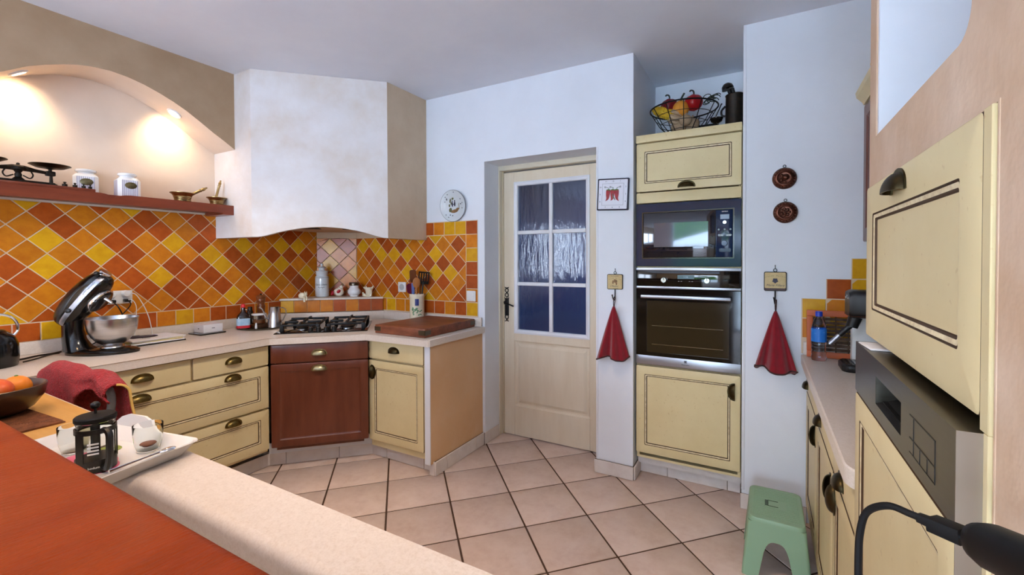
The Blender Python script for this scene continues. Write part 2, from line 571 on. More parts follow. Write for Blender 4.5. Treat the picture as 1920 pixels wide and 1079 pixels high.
_tc = {}
def tile_mesh(poly, c, mats, th=.006, bev=.0016):
    key = (tuple((round(x - c[0], 4), round(y - c[1], 4)) for x, y in poly), mats.name, th)
    if key in _tc: return _tc[key]
    P = [(x - c[0], y - c[1]) for x, y in poly]
    Q = shrink(P, bev)
    g = G()
    g.loops([[(x, 0, z) for x, z in P], [(x, -th + bev * .8, z) for x, z in P], [(x, -th, z) for x, z in Q]], False, True)
    _tc[key] = g.mesh('tile', mats, True, 22)
    return _tc[key]

def wall_tiles(parent, frame, cells, region, gap=.0054):
    """cells: list of (polygon, colour letter) in wall coords (x along, z up)"""
    x0, x1, z0, z1 = region
    for poly, ch in cells:
        P = clip(poly, x0, x1, z0, z1)
        P = clean(P)
        if len(P) < 3 or area(P) < 2.2e-4: continue
        Q = clean(shrink(P, gap / 2))
        if len(Q) < 3 or area(Q) < 1e-4: continue
        c = (sum(p[0] for p in Q) / len(Q), sum(p[1] for p in Q) / len(Q))
        me = tile_mesh(Q, c, M_['tile_' + ch])
        o = link('tile', me, parent)
        o.matrix_local = frame @ T(c[0], random.uniform(-.0006, .0004), c[1])

def diamond(cx, cz, a, b): return [(cx + a, cz), (cx, cz + b), (cx - a, cz), (cx, cz - b)]
def square(x0, x1, z0, z1): return [(x0, z0), (x1, z0), (x1, z1), (x0, z1)]

# --- floor of diagonally laid square tiles
g = G(); g.box(-3.5, .95, YR - .1, 3.45, -.1, -.004)
floor = struct('floor', g, M_['floor_grout'], smooth=False)
FA, FB = .2405, .2525
_fq = None
n_ft = 0
for i in range(-12, 14):
    for j in range(-26, 8):
        if (i + j) % 2 == 0: continue
        cx, cy = -1.539 + FA * i, 2.005 + FB * j
        if not (-3.5 < cx < 1.0 and -3.75 < cy < 3.2): continue
        if cx < -3.1 and cy > 0: continue
        P = [(cx + FA, cy), (cx, cy + FB), (cx - FA, cy), (cx, cy - FB)]
        Q = shrink(P, .005)
        if _fq is None:
            R_ = [(x - cx, y - cy) for x, y in Q]
            gq = G()
            I1 = shrink(R_, .002)
            gq.loops([[(x, y, -.006) for x, y in R_], [(x, y, -.0014) for x, y in R_], [(x, y, 0) for x, y in I1]], False, True)
            _fq = gq.mesh('tile', M_['floor_tile'], True, 60)
        o = link('tile', _fq, floor, loc=(cx, cy, random.uniform(-.0006, 0)))
        n_ft += 1

# --- ceiling
g = G(); g.box(-3.6, .95, YR - .1, 3.6, CEIL, CEIL + .12)
struct('ceiling', g, M_['ceiling_paint'], smooth=False)

# --- left wall with its tiles
g = G(); g.box(XL - .15, XL, -1.3, 3.0, 0, CEIL); g.box(XL - .15, XL, YR, -2.9, 0, CEIL); g.box(XL - .15, XL, -2.9, -1.3, 0, .95); g.box(XL - .15, XL, -2.9, -1.3, 2.05, CEIL)
wl = struct('wall_left', g, M_['alcove_paint'], smooth=False)
FL = T(XL - .0005, 0, 0) @ RZ(90)               # local x = world Y, local -y = world +X
g = G(); g.box(.10, 2.56, -.0052, 0, .94, 1.69)
part('grout', g, M_['grout'], wl, M=FL, smooth=False)
LA, LB, LY0, LZ0 = .0752, .0742, .792, 1.041
rows = {
 9: 'YOTYOTOTO', 8: 'OTOOTOTOYT', 7: 'OTOTTOTOTOTO', 6: 'OYOTOYTOYOYY', 5: 'OOYTOOYTOTTT',
 4: 'TYTTOTTYTYYO', 3: 'TTOTYTTOTOTY', 2: 'TOTOTTOTOYOT', 1: 'OTTOOTOYTTOT', 0: 'YTOOOTTOTTOT'}
cells = []
for j, s in rows.items():
    k0 = 0 if j % 2 else -1
    for q in range(-5, 16):
        k = k0 + 2 * q
        ch = s[q] if 0 <= q < len(s) else random.choice('TTOOOYT')
        cells.append((diamond(LY0 + LA * k, LZ0 + LB * j, LA, LB), ch))
wall_tiles(wl, FL @ T(0, -.0015, 0), cells, (.24, 2.549, LZ0, 1.69))
cells = []
low = {-1: 'T', 0: 'T', 1: 'Y', 2: 'O', 3: 'O', 4: 'T', 5: 'T', 6: 'O', 7: 'Y', 8: 'O', 9: 'T', 10: 'T', 11: 'T', 12: 'O', 13: 'T'}
for n in range(-5, 18):
    cells.append((square(.731 + .1058 * n, .731 + .1058 * (n + 1), .942, LZ0), low.get(n, 'O')))
wall_tiles(wl, FL @ T(0, -.0015, 0), cells, (.24, 2.549, .942, LZ0))

# --- tiled 45 degree corner piece
g = G(); g.prism([(XL, 2.548), (-3.131, YB), (XL, YB)], .875, 1.66)
wc = struct('wall_corner', g, M_['grout'], smooth=False)
FC = T(XL + .0015, 2.5462, 0) @ RZ(math.degrees(math.atan2(.212, .269)))
S_ = .342
fr = {8: 'TYO', 7: 'OTOO', 6: 'TYT', 5: 'OOTO', 4: 'OYT', 3: 'YTOO', 2: 'OYT', 1: 'OTTO', 0: 'TOT'}
cells = []
for j, s in fr.items():
    for q, ch in enumerate(s):
        k = 2 * q + (1 if j % 2 == 0 else 0)
        cells.append((diamond(S_ - .0753 * k, LZ0 + .0742 * j, .0753, .0742), ch))
wall_tiles(wc, FC @ T(0, -.002, 0), cells, (.004, S_ - .002, 1.055, 1.562))

# --- door wall: left part, lintel, pillar, niche and right part
OL, OR_, OT = -1.79, -.936, 2.09
g = G()
g.box(XL - .15, OL, YB, 3.12, 0, CEIL)
g.box(OL, OR_, YB, 3.12, OT, CEIL)
g.box(OR_, -.70, YB, 3.42, 0, CEIL)
g.box(-.70, -.10, 3.40, 3.55, 0, CEIL)
g.box(-.10, .95, 2.74, 3.42, 0, CEIL)
wb = struct('wall_back', g, M_['white_paint'], smooth=False)
FB_ = T(0, YB + .0005, 0)
g = G(); g.box(-3.16, -1.849, -.0052, 0, .94, 1.666)
part('grout', g, M_['grout'], wb, M=FB_, smooth=False)
BX0, BA, BZ0, BB = -1.953, .0731, 1.049, .0731
rb = {7: 'OOYYYOTO', 6: 'TOTOTTYY', 5: 'OOYOYYYT', 4: 'TTTTTOTO', 3: 'OYYOYOOO', 2: 'OTTTOTTO', 1: 'TOOOOTOT', 0: 'TOYOOYOT'}
cells = []
for j, s in rb.items():
    k0 = 0 if j % 2 else 1
    for q in range(0, 10):
        m = k0 + 2 * q
        ch = s[q] if q < len(s) else random.choice('TOTOY')
        cells.append((diamond(BX0 - BA * m, BZ0 + BB * j, BA, BB), ch))
wall_tiles(wb, FB_ @ T(0, -.0015, 0), cells, (-3.13, BX0, BZ0, 1.561))
cells = []
for n, ch in enumerate('YTOTTOOOYOTTO'):
    x1 = -1.849 - .1026 * n
    cells.append((square(x1 - .1026, x1, .947, BZ0), ch))
for n, ch in enumerate('TOYTTO'):
    z1 = 1.663 - .1023 * n
    cells.append((square(BX0, -1.849, z1 - .1023, z1), ch))
for n, ch in enumerate('YYOT'):
    x1 = BX0 - .1028 * n
    cells.append((square(x1 - .1028, x1, 1.561, 1.663), ch))
wall_tiles(wb, FB_ @ T(0, -.0015, 0), cells, (-3.13, -1.849, .947, 1.663))
# stepped tiles over the right-hand worktop
FB2 = T(0, 2.7405, 0)
g = G()
g.box(.172, .8, -.0052, 0, .88, 1.165); g.box(.276, .8, -.0052, 0, 1.165, 1.267); g.box(.378, .8, -.0052, 0, 1.267, 1.37)
part('grout', g, M_['grout'], wb, M=FB2, smooth=False)
cells = []
for x, z, ch in ((.174, 1.064, 'Y'), (.174, .962, 'O'), (.277, 1.166, 'T'), (.379, 1.268, 'Y'), (.482, 1.268, 'O'), (.584, 1.268, 'Y'), (.687, 1.268, 'T')):
    cells.append((square(x, x + .102, z, z + .102), ch))
oct_ = lambda x, z: [(x + .022, z), (x + .102, z), (x + .102, z + .08), (x + .08, z + .102), (x + .022, z + .102), (x, z + .08), (x, z + .022)]
for x, z, ch in ((.277, 1.064, 'O'), (.379, 1.166, 'Y'), (.482, 1.166, 'O'), (.379, 1.064, 'T'), (.482, 1.064, 'Y'), (.277, .962, 'Y'), (.379, .962, 'O'), (.482, .962, 'T')):
    cells.append((oct_(x, z), ch))
cells.append(([(.277, 1.166), (.297, 1.166), (.277, 1.146)], 'O'))
wall_tiles(wb, FB2 @ T(0, -.0015, 0), cells, (.172, .8, .88, 1.372))

# hallway behind the door
g = G()
g.box(-3.0, -2.9, 3.12, 5.6, 0, CEIL); g.box(.2, .3, 3.56, 5.6, 0, CEIL); g.box(-3.0, .3, 5.6, 5.7, 0, CEIL)
g.box(-3.0, .3, 3.6, 5.7, CEIL, CEIL + .1); g.box(-3.0, .3, 3.12, 5.7, -.1, 0)
g.box(-.93, .3, 3.55, 3.6, 0, CEIL)
struct('wall_hallway', g, M_['hallway_paint'], smooth=False)

# --- right wall, rear wall with the wide garden opening
g = G(); g.box(XR, XR + .15, YR, 2.74, 0, CEIL)
struct('wall_right', g, M_['white_paint'], smooth=False)
g = G()
WX0, WX1, WZ = -1.62, .72, 2.2
g.box(XL, WX0, YR - .2, YR, 0, CEIL); g.box(WX1, XR, YR - .2, YR, 0, CEIL); g.box(WX0, WX1, YR - .2, YR, WZ, CEIL)
struct('wall_rear', g, M_['plaster_ochre'], smooth=False)
wn = thing('window_1', 'white framed wide garden opening in the rear wall behind the camera', 'window', (-1.35, YR - .1, 0))
del wn['label'], wn['category']
wn['kind'] = 'structure'
for x in (WX0 + .03 + 1.35, -.45 + 1.35, WX1 - .03 + 1.35):
    g = G(); g.box(x - .03, x + .03, -.03, .03, 0, WZ); part('window_post', g, M_['white_gloss_paint'], wn, smooth=False)
for z in (.03, WZ - .03):
    g = G(); g.box(WX0 + 1.41, WX1 + 1.29, -.03, .03, z - .03, z + .03); part('window_rail', g, M_['white_gloss_paint'], wn, smooth=False)

w2 = bpy.data.objects.new('added_window', None); COL.objects.link(w2); w2['kind'] = 'structure'; w2.location = (XL - .1, -2.1, .95)  # unseen window, added to light the tall unit and door wall
for y in (-.77, 0, .77):
    g = G(); g.box(-.03, .03, y - .03, y + .03, 0, 1.1); part('window_post', g, M_['white_gloss_paint'], w2, smooth=False)
for z in (.03, 1.07):
    g = G(); g.box(-.03, .03, -.74, .74, z - .03, z + .03); part('window_rail', g, M_['white_gloss_paint'], w2, smooth=False)
# --- arched plaster beam over the shelf alcove
XA = -3.14
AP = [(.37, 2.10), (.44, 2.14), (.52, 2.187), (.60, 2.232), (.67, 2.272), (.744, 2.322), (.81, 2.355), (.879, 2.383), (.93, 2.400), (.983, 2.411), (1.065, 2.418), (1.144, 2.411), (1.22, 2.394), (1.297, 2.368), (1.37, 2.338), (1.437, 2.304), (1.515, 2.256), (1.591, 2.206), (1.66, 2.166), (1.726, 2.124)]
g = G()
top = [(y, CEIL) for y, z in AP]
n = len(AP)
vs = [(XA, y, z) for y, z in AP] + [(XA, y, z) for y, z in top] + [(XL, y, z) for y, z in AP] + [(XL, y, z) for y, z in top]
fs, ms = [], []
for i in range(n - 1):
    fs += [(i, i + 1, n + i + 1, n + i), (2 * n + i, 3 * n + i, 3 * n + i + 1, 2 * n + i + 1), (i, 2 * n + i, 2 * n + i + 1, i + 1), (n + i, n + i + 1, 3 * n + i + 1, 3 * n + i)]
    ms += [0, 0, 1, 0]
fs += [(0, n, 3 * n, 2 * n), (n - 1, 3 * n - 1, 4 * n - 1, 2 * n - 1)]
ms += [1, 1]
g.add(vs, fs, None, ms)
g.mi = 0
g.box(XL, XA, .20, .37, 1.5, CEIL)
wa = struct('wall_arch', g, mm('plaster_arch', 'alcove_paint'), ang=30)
# recessed spots in the arch
for yy, zz, tilt, lb in ((.743, 2.319, 33, 'round white recessed halogen spot near top of the arch, over the scale'), (1.427, 2.310, -33, 'round white recessed halogen spot on right slope of the arch, over the small mortar')):
    t = thing('recessed_spot', lb, 'spotlight', (-3.27, yy, zz), 0, 'spots in the arch')
    Mx = RX(tilt)
    g = G(); g.lathe([(.041, .012), (.041, -.006), (.030, -.008), (.030, .012)], 24); part('ring', g, M_['white_gloss_paint'], t, M=Mx)
    g = G(); g.lathe([(.029, .010), (.029, -.003), (.015, -.007), (.001, -.008)], 24); part('bulb', g, M_['downlight'], t, 'glowing halogen bulb', M=Mx)

# --- pillar-like plaster unit on the right
XT = .205
g = G()
g.box(XT, XR, .16, .632, 0, CEIL)                   # near column
g.box(XT, XT + .05, .632, 1.262, 1.528, 1.628)      # beam over the cabinet
g.box(XT, XR, 1.202, 1.262, 1.628, CEIL)             # far jamb of the niche
g.box(XT + .02, XR, .632, 1.262, 1.53, 1.60)        # niche bottom
g.box(XT, XT + .05, .632, .703, 1.628, 2.45)        # near jamb
g.box(XT, XR, .632, 1.262, 2.45, CEIL)
g.box(.74, XR, .632, 1.262, 0, 2.45)
g.box(XT + .03, XR, 1.243, 1.262, 0, 1.53)
# rounded lower near corner of the niche
c = arc(.743, 1.668, .04, 180, 270, 6)
g.prism_y([(y, z) for y, z in [(.703, 1.628)] + c], 0, .05, Matrix(((0, 1, 0, XT), (1, 0, 0, 0), (0, 0, 1, 0), (0, 0, 0, 1))))
struct('wall_near', g, M_['plaster_pink'], smooth=False)
g = G(); g.box(XT + .05, .74, .66, 1.202, 1.6005, 1.629); g.box(.7, .74, .66, 1.202, 1.629, 2.45); g.box(XT + .003, .74, 1.19, 1.2015, 1.629, 2.45)
g.box(XT + .05, .74, .64, .66, 1.6005, 2.45)
struct('trim_1', g, M_['white_paint'], smooth=False)
g = G(); g.box(XT - .0008, XT + .004, .628, .6325, .1, 1.53, .0006); struct('trim_2', g, M_['plaster_pink'])
g = G(); g.box(OR_ - .001, OR_ + .012, YB - .003, YB + .004, .085, OT, .002); struct('trim_3', g, M_['white_gloss_paint'])
g = G(); g.box(-.101, -.085, 2.737, 2.744, .1, CEIL, .002); struct('trim_4', g, M_['white_gloss_paint'])

# --- low wall carrying the bar
g = G(); g.box(-2.72, -.30, -.16, -.02, 0, 1.078)
struct('wall_bar', g, M_['plaster_pink'], smooth=False)

# --- tiled end panel of the corner kitchen run
g = G(); g.box(-1.852, -1.812, 2.165, YB - .001, .08, .828)
g.mi = 1; g.box(-1.853, -1.811, 2.158, 2.165, .08, .828)
struct('wall_end', g, mm('plaster_ochre', 'white_paint'), smooth=False)

# --- plinths of cut floor tiles
def plinth(name, p0, p1, joints, h=.082, th=.008, backing=True):
    dx, dy = p1[0] - p0[0], p1[1] - p0[1]
    Lh = math.hypot(dx, dy)
    a = math.atan2(dy, dx)
    g = G(); g.box(0, Lh, .002, .014, 0, h - .002)
    b = struct(name, g, M_['floor_grout'], smooth=False, loc=(p0[0], p0[1], 0), rz=a)
    J = [0] + list(joints) + [Lh]
    for i in range(len(J) - 1):
        g = G(); g.box(J[i] + .0012, J[i + 1] - .0012, -th, .002, .001, h, .0015, 1)
        o = part('tile', g, M_['plinth_tile'], b)
    return b
plinth('baseboard_left', (-2.868, .2), (-2.868, 1.772), [.33, .67, 1.0, 1.33])
plinth('baseboard_corner', (-2.868, 1.772), (-2.398, 2.242), [.105, .44])
plinth('baseboard_front', (-2.398, 2.242), (-1.85, 2.242), [.14, .47])
plinth('baseboard_end', (-1.846, 2.195), (-1.803, 2.195), [], .09, .006)
plinth('baseboard_side', (-1.803, 2.192), (-1.803, YB), [.12, .46], .088)
plinth('baseboard_door', (-1.790, YB - .008), (-1.790, 2.955), [], .088, .004)
plinth('baseboard_pillar', (OR_ - .008, YB - .012), (-.693, YB - .012), [], .082, .010)
plinth('baseboard_niche', (-.692, YB - .01), (-.692, 2.9), [], .082, .008)
plinth('baseboard_tower', (-.69, 2.905), (-.11, 2.905), [.17, .51], .078)
plinth('baseboard_right', (-.106, 2.732), (.2, 2.732), [.05], .082)

# --- glazed door
d = bpy.data.objects.new('door_1', None); COL.objects.link(d); d['kind'] = 'structure'
d.location = (-1.768, 3.005, .008)
LX = lambda X: X + 1.768
H_ = 2.035
def dp(name, x0, x1, z0, z1, m='door_paint', y0=0, y1=.04, b=.0015, **k):
    g = G(); g.box(LX(x0), LX(x1), y0, y1, z0, z1, b, 1); return part(name, g, M_[m], d, **k)
dp('stile', -1.768, -1.676, 0, H_); dp('stile', -1.066, -.95, 0, H_)
dp('rail', -1.676, -1.066, 1.957, H_); dp('rail', -1.676, -1.066, .735, .792); dp('rail', -1.676, -1.066, 0, .228)
# lower raised-and-fielded panel
L = []
for ins, y in ((0, .03), (0, .004), (.012, .014), (.024, .014), (.045, .004), (.05, .004)):
    L.append([(x, y, z) for x, z in square(LX(-1.6765) + ins, LX(-1.0655) - ins, .2275 + ins, .7355 - ins)])
g = G(); g.loops(L, True, True); part('panel', g, M_['door_paint'], d, ang=20)
# white glazing frame and bars
g = G()
X0, X1, Z0, Z1 = LX(-1.676), LX(-1.066), .792, 1.957
L = []
for ins, y in ((0, .03), (0, -.006), (.012, -.010), (.026, -.004), (.031, .004), (.031, .03)):
    L.append([(x, y, z) for x, z in square(X0 + ins, X1 - ins, Z0 + ins, Z1 - ins)])
g.loops(L, False, False); part('glazing_frame', g, M_['white_gloss_paint'], d, 'white moulded frame around the panes', ang=20)
g = G(); g.box(LX(-1.381), LX(-1.353), -.006, .026, Z0 + .03, Z1 - .03, .004); part('glazing_bar', g, M_['white_gloss_paint'], d)
for z in (1.176, 1.568):
    for xa, xb in ((X0 + .03, LX(-1.381)), (LX(-1.353), X1 - .03)):
        g = G(); g.box(xa, xb, -.006, .026, z - .0135, z + .0135, .004); part('glazing_bar', g, M_['white_gloss_paint'], d)
for xa, xb in ((-1.648, -1.380), (-1.354, -1.093)):
    for za, zb in ((.820, 1.165), (1.187, 1.557), (1.579, 1.93)):
        g = G(); g.box(LX(xa), LX(xb), .010, .015, za, zb); part('pane', g, M_['door_glass'], d, 'ribbed frosted blue-grey pane', smooth=False)
# wrought handle plate with lever
def ring(g, x, z, r, t=.0038, y=-.006): g.tube([(x + r * math.cos(2 * PI * i / 18), y, z + r * 1.15 * math.sin(2 * PI * i / 18)) for i in range(18)], t, 6, closed=True)
g = G()
hx = LX(-1.741)
g.box(hx - .0165, hx + .0165, -.010, 0, .955 - .03, 1.062, .003)
for z in (1.135, 1.098, .927): ring(g, hx, z - .012, .0135)
for z, sgn in ((1.150, 1), (.902, -1)):
    for q in (-1, 1): g.tube([(hx + q * .002, -.006, z - .012 - sgn * .004), (hx + q * .008, -.006, z - .012 + sgn * .006), (hx + q * .018, -.006, z - .012 + sgn * .009)], [.0045, .004, .002], 6)
for q in (-1, 1): g.tube([(hx + q * .010, -.006, 1.05), (hx + q * .02, -.006, 1.068)], [.005, .002], 6)
hp = part('handle_plate', g, M_['black_iron'], d)
g = G()
g.tube(bez([(hx, -.008, 1.02), (hx, -.04, 1.022), (hx + .012, -.052, 1.024), (hx + .05, -.055, 1.018), (hx + .078, -.052, 1.008), (hx + .085, -.050, 1.006)], 5), .006, 8)
g.ball((hx - .012, -.02, 1.03), .009, 8, 6)
part('handle', g, M_['black_iron'], hp)
# frame round the door
g = G()
g.box(LX(-1.845), LX(-1.782), -.045, .07, -.008, 2.10, .004); part('jamb', g, M_['frame_paint'], d)
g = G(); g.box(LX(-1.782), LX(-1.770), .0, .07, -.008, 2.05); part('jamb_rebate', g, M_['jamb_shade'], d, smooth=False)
g = G(); g.box(LX(-1.782), LX(-.93), -.045, .07, 2.046, 2.10, .004); part('head_jamb', g, M_['frame_paint'], d)
g = G(); g.box(LX(-.945), LX(-.93), -.045, .07, -.008, 2.046, .003); part('jamb', g, M_['frame_paint'], d)
# ================================================================ fitted kitchen
def front_panel(w, h, fw=.07, style='cream', th=.02, r=.006):
    """door or drawer front with a recessed, beaded panel; local x 0..w, z 0..h, front at y=0"""
    g = G()
    fr, gl, bd = 0, 1, 2
    def rr(i, y, rad): return [(x, y, z) for x, z in rrect(i, w - i, i, h - i, rad, 2)]
    L = [rr(0, th, r), rr(0, .004, r), rr(.0015, .001, r), rr(.004, 0, r)]
    ms = [0, 1 if style == 'cream' else 0, 0]
    if fw:
        L += [rr(fw, 0, .004)]; ms += [0]
        if style == 'cream':
            L += [rr(fw + .002, .0025, .004), rr(fw + .0035, .001, .004), rr(fw + .010, .0025, .004), rr(fw + .0125, .006, .003), rr(fw + .0145, .006, .003)]
            ms += [1, 1, 2, 1, 1]
        else:
            L += [rr(fw + .002, .002, .003), rr(fw + .012, .0065, .003), rr(fw + .016, .0065, .003)]
            ms += [0, 0, 0]
        ms += [0]
        g.loops(L, True, True, mis=ms[:len(L) - 1] + [0])
    else:
        g.loops(L, True, True, mis=ms + [0])
    g.m[-1] = 0
    return g

def cup_pull(w=.088, h=.034, dpt=.024):
    """bin pull: a quarter dome, open below; centre of its lower edge at the origin, outwards = -y"""
    g = G()
    nu, nv = 18, 7
    def dome(a, b, c, off=0): return lambda u, v: (-a * math.cos(PI * u), -b * (math.sin(PI * u) ** .7) * math.sin(PI / 2 * v) - off, c * (math.sin(PI * u) ** .8) * math.cos(PI / 2 * v))
    g.grid(dome(w / 2, dpt, h), nu, nv)
    g.grid(dome(w / 2 - .003, dpt - .003, h - .003), nu, nv)
    f1, f2 = dome(w / 2, dpt, h), dome(w / 2 - .003, dpt - .003, h - .003)
    g.grid(lambda u, v: tuple(f1(u, 1)[i] * (1 - v) + f2(u, 1)[i] * v for i in range(3)), nu, 1)
    # flange against the front
    P = [(-(w / 2 + .006) * math.cos(PI * i / 18), (h + .006) * math.sin(PI * i / 18) ** .8) for i in range(19)]
    Q = [(-(w / 2 - .004) * math.cos(PI * i / 18), (h - .005) * math.sin(PI * i / 18) ** .8) for i in range(19)]
    g.prism_y(P[::-1] + Q, -.0025, 0)
    return g
_cup = None
def add_pull(parent, x, z, rot=0, m='antique_brass', y=0):
    global _cup
    if _cup is None: _cup = {}
    if m not in _cup: _cup[m] = cup_pull().mesh('handle', M_[m])
    o = link('handle', _cup[m], parent)
    o.matrix_local = T(x, y, z) @ RY(rot)
    return o

def front(parent, name, x0, x1, z0, z1, fw=.07, style='cream', mats=None, label=None):
    g = front_panel(x1 - x0, z1 - z0, fw, style)
    mats = mats or (mm('cream_paint', 'glaze', 'bead_light') if style == 'cream' else mm('mahogany', 'mahogany', 'mahogany'))
    return part(name, g, mats, parent, label, M=T(x0, 0, z0), ang=30)

def carcass(parent, x0, x1, dpt, z0, z1, m='cream_paint', y0=.021):
    g = G(); g.box(x0, x1, y0, dpt, z0, z1); return part('carcass', g, M_[m], parent, smooth=False)

# --- left run: wide drawer unit
t = thing('drawer_unit', 'cream base unit with two small drawers over two wide ones, left of the mahogany front', 'cabinet', (-2.765, .828, 0), PI / 2)
W = .885
carcass(t, .002, W, .60, .135, .826)
yy = lambda Y: Y - .828
for a, b, hx in ((0, .441, 1.046), (.449, W, 1.497)):
    f = front(t, 'drawer', a, b, .700, .822, 0); add_pull(f, yy(hx) - a, .052)
f = front(t, 'drawer', 0, W, .424, .692, .055)
for hx in (1.034, 1.492): add_pull(f, yy(hx), .226)
f = front(t, 'drawer', 0, W, .154, .415, .055)
for hx in (1.034, 1.492): add_pull(f, yy(hx), .222)
t = thing('base_cabinet', 'cream base unit at far left under the kettle, behind the fruit bowl', 'cabinet', (-2.765, -.06, 0), PI / 2)
carcass(t, .002, W - .005, .60, .135, .826)
for a, b in ((0, .438), (.446, W - .004)):
    f = front(t, 'drawer', a, b, .700, .822, 0); add_pull(f, .21, .052)
    f = front(t, 'door', a, b, .154, .692, .06); add_pull(f, .21, .5)

# --- diagonal mahogany unit
t = thing('corner_cabinet', 'diagonal mahogany corner unit under the hob, one drawer and one door', 'cabinet', (-2.747, 1.723, 0), PI / 4)
g = G(); g.prism([(.02, .022), (.558, .022), (.558, .4), (.42, .56), (.16, .56), (.02, .4)], .135, .826); part('carcass', g, M_['mahogany'], t, smooth=False)
f = front(t, 'drawer', -.008, .589, .703, .822, 0, 'wood'); add_pull(f, .29, .045, m='pale_brass')
f = front(t, 'door', -.008, .589, .157, .697, .048, 'wood'); add_pull(f, .289, .488, m='pale_brass')
g = G(); g.box(-.045, .61, .100, .112, .0835, .152); part('plinth_rail', g, M_['white_gloss_paint'], t, 'white rail under the mahogany door', smooth=False)

# --- right cream unit of the corner run
t = thing('base_cabinet', 'cream base unit with one drawer and one door, right of the mahogany front', 'cabinet', (-2.352, 2.165, 0), 0)
g = G(); g.prism([(0.002, .022), (.494, .022), (.494, .55), (.17, .55), (0.002, .2)], .095, .826); part('carcass', g, M_['cream_paint'], t, smooth=False)
f = front(t, 'drawer', .0, .484, .700, .822, 0); add_pull(f, .231, .055, m='dark_brass')
f = front(t, 'door', .0, .484, .142, .690, .052); add_pull(f, .024, .465, 90, m='dark_brass')

# --- worktop of the corner run, one continuous slab with its upstand
WZ0, WZ1 = .830, .875
poly = [(-2.735, -.10), (-2.735, 1.700), (-2.322, 2.113), (-1.800, 2.128), (-1.790, 2.138), (-1.790, YB - .002), (-2.79, YB - .002), (XL + .002, 2.175), (XL + .002, -.10)]
g = G()
in1 = shrink(poly, .004)
g.loops([[(x, y, WZ0) for x, y in poly], [(x, y, WZ1 - .004) for x, y in poly], [(x, y, WZ1) for x, y in in1]])
wt = thing('worktop', 'speckled beige worktop running along left wall, past the hob to the chopping board', 'worktop', (0, 0, 0))
part('slab', g, M_['resin'], wt)
def upst(p0, p1, z0=WZ1 + .0005, z1=.942, th=.016):
    a = math.atan2(p1[1] - p0[1], p1[0] - p0[0]); Lh = math.hypot(p1[0] - p0[0], p1[1] - p0[1])
    g = G(); g.box(0, Lh, -th, 0, z0, z1, .003); return part('upstand', g, M_['resin'], wt, M=T(p0[0], p0[1], 0) @ RZ(math.degrees(a)))
upst((XL + .008, .1), (XL + .008, 2.19)); upst((XL + .012, 2.185), (-2.795, YB - .01)); upst((-2.80, YB - .008), (-1.808, YB - .008))

# --- ledge in the corner with a row of tiles
t = thing('corner_ledge', 'pale stone ledge across the tiled corner behind the hob, row of square tiles below', 'ledge', (XL + .010, 2.200, 0), D(42.8))
Lh = .805
g = G(); g.prism([(.01, .004), (Lh - .01, .004), (Lh / 2 + .17, .20), (Lh / 2 - .17, .20)], .944, 1.044); part('core', g, M_['grout'], t, smooth=False)
g = G(); P = [(0.0, -.016), (Lh - .004, -.016), (Lh / 2 + .17, .205), (Lh / 2 - .17, .205)]
I_ = shrink(P, .003); g.loops([[(x, y, 1.045) for x, y in P], [(x, y, 1.057) for x, y in P], [(x, y, 1.06) for x, y in I_]]); part('slab', g, M_['resin'], t)
for k, ch in enumerate('YOOOTOTT'):
    x0 = .004 + k * (Lh - .008) / 8
    Q = shrink(square(x0, x0 + (Lh - .008) / 8, .944, 1.044), .002)
    c = (sum(p[0] for p in Q) / 4, sum(p[1] for p in Q) / 4)
    o = link('tile', tile_mesh(Q, c, M_['tile_' + ch]), t); o.matrix_local = T(c[0], .004, c[1])

# --- plastered range hood
HP = [(XL + .001, 1.727), (-2.954, 1.727), (-2.335, 2.337), (-2.335, YB - .001)]
t = thing('range_hood', 'cream plastered corner hood hanging from the ceiling over the hob', 'range hood', (0, 0, 0))
HB, HT = 1.527, CEIL - .001
g = G()
g.prism([HP[0], HP[1], (-2.99, 1.80), (XL + .001, 1.80)], HB, HT)
part('side_panel', g, M_['plaster'], t, smooth=False)
g = G()
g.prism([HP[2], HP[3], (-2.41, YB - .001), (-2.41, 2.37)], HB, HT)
part('side_panel', g, M_['plaster_shaded'], t, 'tan shaded plaster side of the hood', smooth=False)
FH = T(HP[1][0], HP[1][1], 0) @ RZ(math.degrees(math.atan2(HP[2][1] - HP[1][1], HP[2][0] - HP[1][0])))
LF = math.hypot(HP[2][0] - HP[1][0], HP[2][1] - HP[1][1])
B_ = [(0, HB), (.035, HB), (.07, HB + .006), (.11, HB + .017), (.16, HB + .032), (.22, HB + .047), (.29, HB + .060), (.36, HB + .069), (.435, HB + .073), (.51, HB + .070), (.58, HB + .063), (.65, HB + .051), (.71, HB + .037), (.76, HB + .022), (.80, HB + .010), (.835, HB + .002), (LF, HB)]
g = G(); g.prism_y(B_ + [(LF, HT), (0, HT)], 0, .055, FH); part('front_panel', g, M_['plaster'], t, ang=30)
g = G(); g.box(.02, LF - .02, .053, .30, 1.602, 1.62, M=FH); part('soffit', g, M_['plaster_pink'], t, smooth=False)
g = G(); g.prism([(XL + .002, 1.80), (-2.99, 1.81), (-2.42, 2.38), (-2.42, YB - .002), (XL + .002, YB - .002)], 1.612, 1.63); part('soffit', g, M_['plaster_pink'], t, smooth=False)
for x in (.20, .54):
    g = G(); g.box(x, x + .19, .07, .27, 1.599, 1.604, .002, M=FH); part('filter', g, M_['black_matte'], t)

